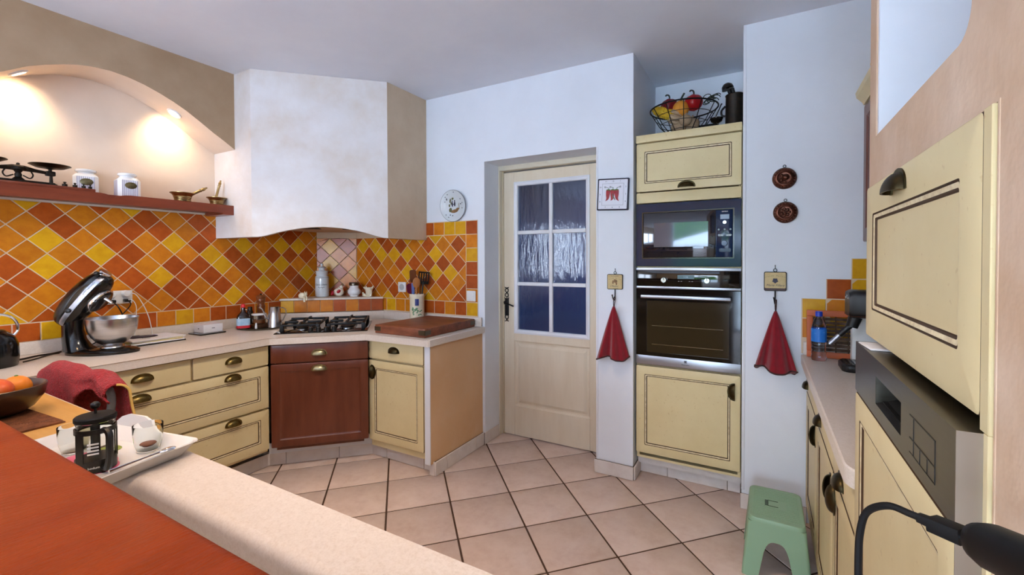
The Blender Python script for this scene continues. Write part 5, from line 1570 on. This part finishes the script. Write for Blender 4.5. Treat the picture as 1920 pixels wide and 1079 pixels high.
# ================================================================ on top of the tower
ZW = 2.1305
t = thing('wire_basket', 'black wire fruit basket on top of the appliance tower', 'basket', (-.455, 3.065, ZW))
g = G()
R0, R1, zb, zr = .07, .205, .022, .205
for r, z, w_ in ((R1, zr, .005), (R0, zb, .004)):
    g.tube([(r * math.cos(2 * PI * i / 48), r * math.sin(2 * PI * i / 48), z) for i in range(48)], w_, 6, closed=True)
part('rim', g, M_['black_iron'], t)
g = G()
for k in range(12):
    a = 2 * PI * k / 12 + .15
    g.tube([(R0 * math.cos(a), R0 * math.sin(a), zb), ((R0 + R1) / 2 * math.cos(a) * 1.06, (R0 + R1) / 2 * math.sin(a) * 1.06, (zb + zr) / 2 - .01), (R1 * math.cos(a), R1 * math.sin(a), zr)], .0028, 5)
for f_ in (.25, .5, .75):
    r, z = R0 + (R1 - R0) * f_ * 1.03, zb + (zr - zb) * f_ - .005
    g.tube([(r * math.cos(2 * PI * i / 40), r * math.sin(2 * PI * i / 40), z) for i in range(40)], .002, 5, closed=True)
part('wires', g, M_['black_iron'], t)
g = G()
for k in range(3):
    a = 2 * PI * k / 3 + 3.6
    g.tube([(R0 * 1.2 * math.cos(a), R0 * 1.2 * math.sin(a), zb + .01), (R0 * 1.75 * math.cos(a), R0 * 1.75 * math.sin(a), .003)], .003, 5)
part('feet', g, M_['black_iron'], t)
def pepper(x, y, z, r, m, lab, tilt=0):
    t = thing('bell_pepper', lab, 'pepper', (-.455 + x, 3.065 + y, ZW + z), 0, 'vegetables in the wire basket')
    g = G(); g.ball((0, 0, 0), (r, r, r * .98), 28, 14, fn=lambda a, q: 1 + .07 * math.cos(4 * a) * math.sin(q) - .10 * max(0, math.cos(q * 1.0 + PI)) ** 8); part('body', g, M_[m], t)
    g = G(); g.tube(bez([(0, 0, r * .86), (.002, 0, r * 1.15), (-.004, 0, r * 1.42), (-.018, 0, r * 1.5), (-.022, 0, r * 1.36)], 5), .005, 8); g.lathe([(.014, r * .86), (.006, r * .96)], 12); part('stem', g, M_['stem_dark'], t)
pepper(-.085, -.02, .235, .050, 'pepper_dark', 'dark red pepper at left in the wire basket')
pepper(.062, -.015, .235, .053, 'pepper_red', 'bright red pepper at right in the wire basket')
t = thing('corn_cob', 'yellow corn cob with dry husk at left end of the wire basket', 'corn', (-.560, 3.02, ZW + .185), 0)
t.rotation_euler = (D(0), D(112), D(12))
g = G()
g.lathe([(.012, -.085), (.024, -.06), (.030, -.02), (.032, .03), (.031, .06)], 24); 
for k in range(12):
    a = 2 * PI * k / 12
    for j in range(11):
        z = -.065 + j * .0115; r = .029 if j > 2 else .021 + j * .003
        g.ball((r * math.cos(a), r * math.sin(a), z), (.0075, .0075, .0058), 6, 4)
part('cob', g, M_['corn_yellow'], t)
g = G()
for k in range(6):
    a = 2 * PI * k / 6
    g.tube(bez([(.031 * math.cos(a), .031 * math.sin(a), .035), (.035 * math.cos(a), .035 * math.sin(a), .08), (.02 * math.cos(a), .02 * math.sin(a), .105), (.026 * math.cos(a), .026 * math.sin(a), .12)], 4), [.014, .016, .018, .018, .017, .016, .015, .013, .011, .008, .006, .004, .003], 8)
part('husk', g, M_['husk'], t)
t = thing('gourd', 'ribbed orange gourd in the middle of the wire basket', 'gourd', (-.455 - .012, 3.065 - .035, ZW + .200), 0)
g = G(); g.ball((0, 0, 0), (.050, .050, .052), 32, 14, fn=lambda a, q: 1 + .03 * math.cos(12 * a)); part('body', g, M_['gourd_orange'], t)
g = G(); g.tube(bez([(0, 0, .046), (.006, 0, .07), (.022, 0, .098)], 5), [.008] * 5 + [.006] * 6, 8); part('stem', g, M_['stem_dark'], t)
for x, y, z, r in ((-.03, .01, .10, .048), (.05, .02, .11, .045), (.02, -.05, .12, .038)):
    g = G(); g.ball((0, 0, 0), (r, r, r * .9), 20, 10); g.tube([(0, 0, r * .8), (.004, 0, r * 1.25)], [.01, .003], 8)
    single('onion', g, M_['husk'], 'dried brown onion low in the wire basket, %s' % {-.03: 'largest, below the dark red pepper', .05: 'below the bright red pepper', .02: 'smallest, at the front'}[x], 'onion', (-.455 + x, 3.065 + y, ZW + z), 0, 'onions low in the wire basket')
g = G()
rnd = random.Random(5)
for k in range(9):
    a = rnd.uniform(-.6, .6); r = rnd.uniform(.020, .034)
    cx_, cy_, cz_ = rnd.uniform(-.02, .05), rnd.uniform(-.03, .03), rnd.uniform(-.01, .03)
    g.tube([(cx_ + r * math.cos(2 * PI * i / 14), cy_ + r * .5 * math.sin(2 * PI * i / 14), cz_ + r * .8 * math.sin(2 * PI * i / 14 + a)) for i in range(12)], .0026, 5)
single('vine_bundle', g, M_['stem_dark'], 'dark curled dried stalks at right rim of the wire basket', 'stalks', (-.305, 3.03, ZW + .222))
t = thing('tin_box', 'plain dark box behind the wire basket on top of the tower', 'box', (-.33, 3.27, ZW))
g = G(); g.box(-.06, .06, -.04, .04, 0, .12, .003); part('body', g, M_['black_matte'], t)
g = G(); g.box(-.062, .062, -.042, .042, .1205, .135, .003); part('lid', g, M_['black_matte'], t)
t = thing('coffee_pot', 'tall black metal pot with hooked-on ladle, on top of the appliance tower at right', 'pot', (-.156, 3.0, ZW))
g = G(); g.lathe([(.050, 0), (.052, .004), (.051, .06), (.049, .215), (.052, .220), (.050, .224), (.046, .222), (.046, .02), (.001, .015)], 28); part('body', g, M_['iron'], t)
g = G(); g.tube([(.0, .0, .16), (-.030, -.01, .255)], [.013, .011], 10); g.tube([(.012, 0, .16), (-.012, -.012, .262)], [.011, .010], 10); part('spoon_handles', g, M_['black_iron'], t)
g = G(); g.lathe([(.034, 0), (.031, .018), (.018, .032), (.001, .036)], 20); part('strainer_bowl', g, M_['black_gloss'], t, M=T(-.036, -.012, .262) @ RY(-18))
g = G(); g.tube(bez([(-.050, -.012, .10), (-.068, -.014, .108), (-.070, -.014, .135), (-.050, -.012, .16)], 4), .006, 8); part('side_handle', g, M_['black_iron'], t)
ld = thing('ladle', 'black ladle hooked on left side of the black pot', 'ladle', (-.254, 2.985, ZW + .010), 0)
g = G(); g.lathe([(.012, 0), (.030, .010), (.037, .026), (.038, .030), (.035, .030), (.026, .014), (.001, .006)], 22, M=T(0, 0, .055)); part('bowl', g, M_['black_gloss'], ld)
g = G(); g.tube(bez([(-.012, .012, .086), (0, .012, .11), (.018, .010, .15), (.026, .010, .17), (.030, .006, .168)], 5), .0032, 6); part('handle', g, M_['black_iron'], ld)
g = G(); g.tube([(-.008, 0, .056), (-.012, 0, -.009)], .0022, 5); g.tube([(.010, 0, .056), (.016, 0, -.009)], .0022, 5); part('stand', g, M_['black_iron'], ld)

# ================================================================ right worktop
t = thing('water_bottle', 'clear water bottle with blue cap and blue wrapper on the right worktop', 'bottle', (.236, 2.615, ZC))
g = G(); g.lathe([(.028, 0), (.031, .004), (.0315, .02), (.029, .03), (.0315, .04), (.029, .05), (.0315, .06), (.029, .07), (.0315, .082), (.0315, .15), (.030, .165), (.022, .195), (.0125, .212), (.0125, .226), (.001, .226)], 28); part('body', g, M_['blue_glass'], t)
g = G(); g.lathe([(.0322, .092), (.0322, .155)], 28, cap0=False, cap1=False); part('wrapper', g, M_['wrap_blue'], t)
g = G(); g.lathe([(.0150, .214), (.0152, .234), (.013, .238), (.001, .238)], 20); part('cap', g, M_['cap_blue'], t)
t = thing('wicker_tray', 'orange-framed wicker tray propped upright behind the water bottle', 'tray', (.192, 2.676, ZC + .0013), 0)
t.rotation_euler = (D(-4), 0, 0)
W, Hh = .36, .235
for a in ((0, W, 0, .030), (0, W, Hh - .030, Hh), (0, .026, .030, Hh - .030), (W - .026, W, .030, Hh - .030)):
    g = G(); g.box(a[0], a[1], 0, .014, a[2], a[3], .002); part('frame_bar', g, M_['frame_orange'], t)
for k in range(9):
    z = .042 + k * .0188
    g = G(); N = 24
    g.loops([[(.027 + (W - .054) * i / N, .007 + .004 * math.sin(PI * i / 2.5 + k * PI) + dy, z + dz) for dy, dz in ((-.0025, -.007), (.0025, -.007), (.0025, .007), (-.0025, .007))] for i in range(N + 1)])
    part('wicker_strand', g, M_['wicker_dark'], t)
for x in (.07, .12, .17, .22, .27, .32):
    g = G(); g.tube([(x, .007, .03), (x, .007, Hh - .03)], .003, 6); part('wicker_upright', g, M_['wicker_dark'], t)
t = thing('coffee_machine', 'black lever espresso machine with white tank on the right worktop', 'coffee machine', (.40, 2.46, ZC), -PI / 2)
g = G(); g.loops([[(x, y, z) for x, y in rrect(-.075 + i, .075 - i, -.10 + i, .17 - i, .03, 5)] for i, z in ((.004, 0), (0, .006), (0, .026), (.006, .034))]); part('drip_base', g, M_['black_plastic'], t)
g = G()
for k in range(7): g.box(-.055, .055, -.085 + k * .016, -.078 + k * .016, .034, .037)
part('drip_grid', g, M_['dark_steel'], t, smooth=False)
g = G(); g.box(-.06, .06, .06, .17, .034, .26, .015, 3); part('column', g, M_['black_plastic'], t)
g = G(); g.loops([[(x, y, z) for x, z in rrect(-.07 + i, .07 - i, .235 + i, .355 - i, .025, 4)] for i, y in ((.008, -.075), (0, -.06), (0, .16), (.008, .175))]); hd = part('head', g, M_['black_plastic'], t)
g = G(); g.box(-.071, .071, -.076, .10, .243, .2455); part('copper_line', g, M_['copper'], t, 'thin copper line', smooth=False)
g = G(); g.tube([(0, -.045, .235), (0, -.058, .19)], [.026, .022], 14); part('group_head', g, M_['black_plastic'], t)
g = G(); g.tube([(.0, -.055, .205), (-.01, -.10, .15)], [.012, .013], 10); g.mi = 1; g.tube([(-.01, -.10, .15), (-.018, -.135, .105)], [.010, .011], 10); part('filter_handle', g, mm('black_plastic', 'brushed_steel'), t)
g = G(); g.box(-.128, -.080, -.045, .10, .0, .225, .006); part('water_tank', g, M_['white_plastic'], t, 'white side tank')
for x, z in ((-.03, .32), (0, .33), (.03, .32)):
    g = G(); g.box(x - .008, x + .008, -.0772, -.0745, z - .004, z + .004, .001); part('button', g, M_['grey_plastic'], t)

# sachet lying on the dishwasher
g = G(); g.box(-.02, .02, -.045, .045, 0, .003, .001, 1); g.box(-.016, .016, -.04, .04, .003, .0036)
single('card', g, M_['card'], 'small white card lying on top of the steel dishwasher edge', 'card', (.203, 1.165, 1.1866), D(4))

# green stool
t = thing('step_stool', 'pale green plastic step stool on the floor beside the right-hand cabinets', 'stool', (.053, 2.335, 0))
Hs = .252
def ringp(z, k=0): 
    f_ = (Hs - z) / Hs
    a, b = .106 + .024 * f_ - k, .158 + .018 * f_ - k
    return [(x, y, z) for x, y in rrect(-a, a, -b, b, .030, 5)]
g = G()
# top
L = [ringp(Hs - .018), ringp(Hs - .006), [(x * .975, y * .985, Hs - .001) for x, y, z in ringp(Hs)], [(x * .93, y * .95, Hs) for x, y, z in ringp(Hs)]]
g.loops(L, False, False)
top_ = [(x * .93, y * .95) for x, y, z in ringp(Hs)]
slot = [(-.05, -.025), (.05, -.025), (.05, .025), (-.05, .025)]
part('seat_edge', g, M_['stool_green'], t)
g = G(); g.loops([[(x, y, Hs - .006) for x, y in top_], [(x, y, Hs - .0003) for x, y in top_]])
part('seat', g, M_['stool_green'], t)
g = G()
for k in range(17):
    y = -.128 + k * .016
    if abs(y) < .034:
        segs = ((-.088, -.042), (.042, .088))
    else: segs = ((-.088, .088),)
    for a, b in segs: g.tube([(a, y, Hs), (a + (b - a) * .3, y + .002, Hs), (a + (b - a) * .7, y - .002, Hs), (b, y, Hs)], .0016, 5)
rb_ = part('ribs', g, M_['stool_green'], t)
g = G(); g.tube([(.01, -.026, Hs + .0003), (-.030, -.026, Hs + .0003), (-.030, .026, Hs + .0003), (.01, .026, Hs + .0003)], .0018, 5); g.box(-.042, -.030, -.026, .026, Hs - .004, Hs + .0008); part('grip_slot', g, M_['stool_dark'], t, 'dark cut grip slot')
# skirt with arched openings: built side by side as four arched panels
def skirt(P0, P1, Q0, Q1, name):
    # P at top (z=Hs-.018), Q at the foot; opening between legs
    n = 28
    outer, low = [], []
    g = G()
    vt, vb = [], []
    for i in range(n + 1):
        u = i / n
        leg = .24
        if u < leg or u > 1 - leg: zz = 0
        else:
            w_ = (u - .5) / (.5 - leg)
            zz = .165 * (max(0, 1 - abs(w_) ** 3.2)) ** (1 / 2.2)
        tp = Vector(P0).lerp(Vector(P1), u)
        bt = Vector(Q0).lerp(Vector(Q1), u)
        k = zz / (Hs - .018)
        vb.append(bt.lerp(tp, k)); vt.append(tp)
    nrm = (Vector(P1) - Vector(P0)).cross(Vector(Q0) - Vector(P0)).normalized() * .004
    Lp = []
    for i in range(n + 1):
        Lp.append([vt[i], vb[i], vb[i] + nrm, vt[i] + nrm])
    g.loops(Lp, True, True)
    part(name, g, M_['stool_green'], t, ang=50)
zt_ = Hs - .018
f_ = .018 / Hs
a1, b1 = .106 + .024 * f_, .158 + .018 * f_
a0, b0 = .130, .176
r_ = .012
skirt((-a1 + r_, -b1, zt_), (a1 - r_, -b1, zt_), (-a0 + r_, -b0, 0), (a0 - r_, -b0, 0), 'side')
skirt((a1 - r_, b1, zt_), (-a1 + r_, b1, zt_), (a0 - r_, b0, 0), (-a0 + r_, b0, 0), 'side')
skirt((a1, -b1 + r_, zt_), (a1, b1 - r_, zt_), (a0, -b0 + r_, 0), (a0, b0 - r_, 0), 'side')
skirt((-a1, b1 - r_, zt_), (-a1, -b1 + r_, zt_), (-a0, b0 - r_, 0), (-a0, -b0 + r_, 0), 'side')
for sx_ in (-1, 1):
    for sy_ in (-1, 1):
        g = G()
        def cr(a, b, z, k=0): return [(sx_ * (a - r_ + (r_ - k) * math.sin(D(q))), sy_ * (b - r_ + (r_ - k) * math.cos(D(q))), z) for q in (0, 22, 45, 68, 90)]
        A, B = cr(a1, b1, zt_), cr(a0, b0, 0)
        A2, B2 = cr(a1, b1, zt_, .004), cr(a0, b0, 0, .004)
        g.loops([A + A2[::-1], B + B2[::-1]]); part('leg', g, M_['stool_green'], t)

# ================================================================ peninsula
ZP = WZ1 + .0006
t = thing('cutting_board', 'large pale wooden board on the peninsula under the woven mat', 'cutting board', (-1.682, .564, ZP), PI)
g = G(); g.box(0, .62, 0, .40, 0, .018, .003); part('board', g, M_['light_wood'], t)
t = thing('woven_mat', 'square brown woven mat on the pale wooden board, under the fruit bowl', 'mat', (-1.920, .345, ZP + .0185), D(4))
g = G(); g.box(-.14, .14, -.135, .135, 0, .003); part('backing', g, M_['wicker'], t, smooth=False)
g = G()
for k in range(26):
    r = .137 - k * .0052
    if r < .006: break
    g.tube([(x, y, .004) for x, y in rrect(-r, r, -r * .96, r * .96, .012, 2)], .003, 5, closed=True)
part('coils', g, M_['wicker'], t)
t = thing('fruit_bowl', 'dark turned wooden bowl with oranges and mango at lower left', 'bowl', (-2.035, .395, ZP + .0255))
g = G(); g.lathe([(.060, 0), (.066, .003), (.090, .018), (.112, .050), (.118, .080), (.117, .084), (.113, .085), (.108, .080), (.100, .050), (.078, .024), (.001, .014)], 40); part('body', g, M_['dark_wood'], t)
fb = (-2.035, .395, ZP + .0255)
def fruit(name, x, y, z, r, m, lab, cat, rot=(0, 0, 0), grp='fruit in the dark wooden bowl'):
    t = thing(name, lab, cat, (fb[0] + x, fb[1] + y, fb[2] + z), 0, grp)
    t.rotation_euler = rot
    g = G(); g.ball((0, 0, 0), r, 24, 14); part('flesh', g, M_[m], t)
    rz_ = r[2] if isinstance(r, tuple) else r
    g = G(); g.lathe([(.005, rz_ - .001), (.004, rz_ + .002), (.001, rz_ + .003)], 8); part('stalk', g, M_['leaf_green'], t)
fruit('mango', .040, .000, .082, (.050, .036, .034), 'mango_fruit', 'orange-red mango lying at right in the wooden bowl', 'mango', (0, 0, D(10)))
fruit('orange', -.055, -.02, .095, .042, 'orange_fruit', 'ripe orange at left in the wooden bowl', 'orange')
fruit('orange', -.02, .055, .070, .036, 'orange_fruit', 'orange at back of the wooden bowl, half hidden', 'orange')
fruit('orange', -.01, -.055, .068, .036, 'lemon_fruit', 'pale orange in front of the mango in the bowl', 'orange')
#fruit('mango', .0, .0, .046, (.04, .034, .028), 'mango_fruit', 'mango at the bottom of the wooden bowl, mostly hidden', 'mango')

# serving tray
C = Vector((-1.262, .602, ZP))
TA = D(10.7 + 180)
t = thing('serving_tray', 'white melamine tray with fruit print on the peninsula, holding the coffee press', 'tray', C, TA)
# local: x to the left in the picture, y towards the camera
TL, TW = .405, .285
def tr(i, z, r=.02): return [(x, y, z) for x, y in rrect(i, TL - i, i, TW - i, r, 4)]
g = G(); g.loops([tr(.026, .001), tr(.022, .003), tr(.004, .030), tr(0, .032), tr(.001, .034), tr(.007, .0325), tr(.026, .006), tr(.032, .0045)], True, True); part('dish', g, M_['tray_white'], t, ang=50)
# raised handle on the far long side
P = [(.16, .028), (.18, .040), (.20, .056), (.225, .064), (.29, .064), (.315, .056), (.335, .040), (.355, .028)]
g = G(); g.loops([[(x, -.002 - (z - .028) * .25, z) for x, z in P], [(x, .004 - (z - .028) * .25, z) for x, z in P]]); part('handle', g, M_['tray_white'], t, 'raised tray handle on the far side')
def decal(pts, m, z=.0052, nm='print', lab=None):
    g = G(); g.prism(pts, .0045, z); part(nm, g, M_[m], t, lab, smooth=False)
decal([(.20 + .055 * math.cos(a) * 1.4, .135 + .045 * math.sin(a)) for a in [2 * PI * i / 28 for i in range(28)]], 'print_pink', .0050, lab='pink printed petal')
decal([(.145 + .05 * math.cos(a), .150 + .04 * math.sin(a)) for a in [2 * PI * i / 24 for i in range(24)]], 'print_pink', .0053, lab='pink printed petal')
decal([(.235 + .030 * math.cos(a), .072 + .022 * math.sin(a)) for a in [2 * PI * i / 24 for i in range(24)]], 'print_green', .0051, lab='green printed kiwi slice')
decal([(.262 + .006 * math.cos(a), .066 + .020 * math.sin(a)) for a in [2 * PI * i / 16 for i in range(16)]], 'print_brown', .0054)
decal([(.125 + .030 * math.cos(a), .160 + .010 * math.sin(a)) for a in [2 * PI * i / 20 for i in range(20)]], 'print_brown', .0056)
Mt = T(*C) @ Matrix.Rotation(TA, 4, 'Z')
ZTR = .0062
# coffee press
pp = Vector((-1.366, .425, ZP + ZTR + .0006))
t = thing('french_press', 'small black and glass coffee press on the white tray', 'coffee press', pp, D(4))
t.scale = (1, 1, .94)
g = G(); g.lathe([(.0345, .002), (.0345, .112), (.0365, .120), (.036, .1205), (.033, .112), (.033, .004), (.001, .004)], 32); part('beaker', g, M_['clear_glass'], t)
g = G(); g.lathe([(.0325, .0045), (.0325, .026), (.001, .026)], 28); part('coffee', g, M_['coffee_dark'], t, 'dark coffee left in the press')
g = G(); g.lathe([(.0352, .0), (.0375, .001), (.0375, .030), (.0352, .030)], 32); g.lathe([(.0352, .094), (.0380, .094), (.0380, .106), (.0352, .106)], 32, cap0=False, cap1=False)
for a in (20, 160, 250): g.box(-.009, .009, -.0378, -.0352, .026, .098, M=RZ(a))
part('frame', g, M_['black_plastic'], t)
g = G(); g.lathe([(.0375, .1215), (.0385, .124), (.0385, .131), (.036, .134), (.001, .1375)], 32); part('lid', g, M_['black_matte'], t)
g = G(); g.tube([(0, 0, .137), (0, 0, .150)], .0028, 8); g.ball((0, 0, .158), .0095, 16, 10); part('plunger_knob', g, M_['black_plastic'], t)
g = G(); g.tube(bez([(.037, 0, .102), (.052, 0, .103), (.062, 0, .095), (.063, 0, .07), (.061, 0, .035), (.052, 0, .012), (.037, 0, .010)], 5), .0075, 8); part('handle', g, M_['black_plastic'], t)
g = G()
for k in range(4): g.box(-.010, .010, -.0350, -.0346, .045 + k * .008, .049 + k * .008, M=RZ(60))
part('print', g, M_['white_plastic'], t, 'small white printed lines', smooth=False)
text('lettering', 'bodum', .0075, M_['white_plastic'], t, RZ(62) @ T(0, -.0377, .014) @ FRONT)
def tumbler(x, y, lab, s=1, cof=True):
    t = thing('glass_tumbler', lab, 'glass', (x, y, ZP + ZTR + .0006), 0, 'double-walled glasses on the tray')
    g = G(); g.lathe([(.020, 0), (.024, .001), (.029, .02), (.0315, .045), (.032, .066), (.0316, .0668), (.0311, .066), (.0306, .045), (.0280, .021), (.0232, .003), (.001, .0022)], 36); part('glass', g, M_['clear_glass'], t)
    if cof:
        g = G(); g.lathe([(.001, .0092), (.012, .0110), (.018, .0165), (.016, .0185), (.001, .0185)], 24); part('coffee', g, M_['coffee'], t, 'rest of coffee with foam')
tumbler(-1.380, .532, 'glass tumbler with a little coffee at right on the white tray')
tumbler(-1.535, .435, 'empty glass tumbler half hidden behind the coffee press', cof=False)
# spoon on the tray rim
t = thing('teaspoon', 'steel teaspoon lying along right rim of the white tray', 'spoon', (-1.238, .472, ZP + .0395), D(98))
g = G(); g.tube([(-.07, 0, 0), (0, 0, .001), (.03, 0, .001)], [.0035, .0022, .0026], 8); part('handle', g, M_['chrome'], t)
g = G(); g.ball((.046, 0, .001), (.019, .011, .004), 16, 8); part('bowl', g, M_['chrome'], t)

# tubular chair with the red towel
t = thing('chair', 'grey tubular metal chair behind the peninsula with a red towel over it', 'chair', (-2.34, .79, 0))
ox, oy = -2.34, .79
hoop = bez([(-2.56, .640, .44), (-2.558, .640, .62), (-2.552, .641, .73), (-2.530, .645, .815), (-2.480, .650, .872), (-2.40, .662, .908), (-2.28, .682, .920), (-2.185, .698, .912), (-2.132, .706, .880), (-2.130, .710, .835), (-2.160, .713, .775), (-2.185, .714, .70), (-2.195, .714, .60), (-2.20, .714, .44)], 6)
g = G(); g.tube([(x - ox, y - oy, z) for x, y, z in hoop], .0135, 10); part('back_hoop', g, M_['chair_tube'], t)
g = G(); g.loops([[(x, y, z) for x, y in rrect(-.20 + i, .17 - i, -.12 + i, .29 - i, .05, 5)] for i, z in ((.004, .43), (0, .436), (0, .458), (.01, .468))]); part('seat', g, M_['light_wood'], t)
for x, y in ((-.22, -.15), (.14, -.076), (-.18, .27), (.15, .27)):
    g = G(); g.tube([(x, y, .003), (x * .98, y * .98, .45)], .0125, 10); part('leg', g, M_['chair_tube'], t)
t = thing('towel', 'red terry towel with yellow hem draped over the chair back', 'towel', (0, 0, 0))
def hoop_at(u):
    k = 18 + u * 36
    i = int(k); f_ = k - i
    return Vector(hoop[i]).lerp(Vector(hoop[min(i + 1, len(hoop) - 1)]), f_)
NU, NV = 44, 40
rnd = random.Random(9)
def towel_pt(u, v):
    # u along the chair back, v 0 near edge .. .5 top .. 1 far edge
    X = -2.525 + .46 * u
    hx = min(max(X, -2.50), -2.15)
    # y of the back at X
    yb = .648 + (hx + 2.50) * .155
    zt = .905 - .38 * max(0, -2.40 - X) ** 1.25 - .5 * max(0, X + 2.17) + .056 + .010 * math.sin(7 * u + .6) - .012 * (u - .5)
    s_ = (v - .5) * 2
    ln_near = .155 - .16 * max(0, u - .30) + .03 * math.sin(6 * u)
    ln_far = .155 + .06 * u
    ln = ln_near if s_ < 0 else ln_far
    if u > .55 and s_ < 0: ln = max(.028, ln_near - .25 * (u - .55))
    q = abs(s_)
    ty = .034
    th = min(1, q / .22)
    y = yb + math.copysign(ty * math.sin(th * PI / 2), s_) + (.012 * math.sin(11 * u + 3 * s_) + .010 * math.sin(19 * u)) * q
    z = zt - .030 * (1 - math.cos(th * PI / 2)) - max(0, q - .22) / .78 * ln
    if s_ > 0: y += .02 * q; X += .045 * q * (u > .5) * (u - .5) * 2
    return (X + .01 * math.sin(5 * v * PI) * q, y, z + .004 * math.sin(23 * u + 9 * v))
g = G(); g.grid(towel_pt, NU, NV)
tw = part('cloth', g, M_['terry_red'], t, ang=180)
md = tw.modifiers.new('thickness', 'SOLIDIFY'); md.thickness = .006; md.offset = 0
g = G(); g.tube([towel_pt(1, .5 + .5 * k / 20) for k in range(21)], .0045, 6); part('hem', g, M_['hem_yellow'], t, 'yellow hem')

# charger bank with cable at lower right
t = thing('power_bank', 'black rounded charger hung on the pink plaster column at lower right', 'charger', (0, 0, 0))
A, B = Vector((.143, .476, 1.151)), Vector((.183, .345, 1.186))
ax = (B - A).normalized()
sd = Vector((ax.y, -ax.x, 0)).normalized()
if sd.x < 0: sd = -sd
upv = sd.cross(ax)
if upv.z < 0: upv = -upv
L = []
for s_, k in ((0, .25), (.004, .62), (.010, .86), (.020, 1), (.13, 1), (.145, .9)):
    c = A + ax * s_
    L.append([c + sd * x + upv * z for x, z in rrect(-.016 * k, .016 * k, -.0165 * k, .0165 * k, .0145 * k, 5)])
g = G(); g.loops(L); pb = part('body', g, M_['rubber'], t)
g = G(); g.box(.172, .2045, .352, .376, 1.165, 1.19, .003); part('wall_clip', g, M_['black_plastic'], t)
t2 = thing('usb_cable', 'black cable plugged into the charger, looping down at lower right', 'cable', (0, 0, 0))
A2 = A - ax * .0016 + Vector((0, 0, -.001))
pd = (-ax * .75 + Vector((-.45, 0, .10))).normalized()
g = G()
def fr(c, w_, h_): 
    s2 = Vector((pd.y, -pd.x, 0)).normalized(); u2_ = s2.cross(pd)
    return [c + s2 * x + u2_ * z for x, z in rrect(-w_, w_, -h_, h_, .002, 2)]
g.loops([fr(A2 + pd * .0012, .0055, .0022), fr(A2 + pd * .007, .0055, .0022)]); part('plug_metal', g, M_['chrome'], t2)
g = G(); g.loops([fr(A2 + pd * .0035, .0080, .0062), fr(A2 + pd * .026, .0078, .006)]); g.loops([fr(A2 + pd * .026, .0045, .0042), fr(A2 + pd * .036, .004, .0038)]); part('plug', g, M_['black_matte'], t2)
e = A2 + pd * .035
g = G(); g.tube(bez([e, e + pd * .008, e + pd * .026 + Vector((0, 0, -.001)), e + pd * .044 + Vector((0, 0, -.014)), e + pd * .051 + Vector((0, 0, -.035)), e + pd * .053 + Vector((0, 0, -.07)), e + pd * .052 + Vector((0, 0, -.14))], 8), .0032, 8); part('cord', g, M_['black_matte'], t2)

# ================================================================ garden seen only in reflections
g = G(); g.box(-14, 10, -30, YR - .2, -.35, -.15)
o = struct('floor_terrace', g, M_['terrace_bounce'], smooth=False)
rnd = random.Random(2)
g = G()
for k in range(15):
    for q in range(3):
        r = rnd.uniform(.7, 1.2)
        g.ball((-5.5 + k * .55 + rnd.uniform(-.2, .2), rnd.uniform(-.5, .5), .5 + q * 1.05 + rnd.uniform(-.2, .3)), (r, r, r), 10, 7, fn=lambda a, t: 1 + .12 * math.sin(5 * a + 3 * t))
single('garden_hedge', g, M_['foliage'], 'tall green hedge at the end of the garden, seen only mirrored in the microwave', 'hedge', (0, -21, -.2))
t = thing('garden_parasol', 'large white parasol in the garden, mirrored in the microwave', 'parasol', (-1.15, -8.5, -.15))
g = G(); n = 8
g.loops([[(r * math.cos(2 * PI * i / n), r * math.sin(2 * PI * i / n), z) for i in range(n)] for r, z in ((1.75, 1.86), (1.75, 1.90), (.9, 2.15), (.02, 2.38))], False, True); part('canopy', g, M_['parasol'], t, smooth=False)
g = G(); g.tube([(0, 0, 0), (0, 0, 2.3)], .03, 8); part('pole', g, M_['black_iron'], t)
g = G()
for i in range(8): g.tube([(0, 0, 1.65), (1.2 * math.cos(2 * PI * i / 8), 1.2 * math.sin(2 * PI * i / 8), 1.98)], .015, 5)
part('struts', g, M_['black_iron'], t)
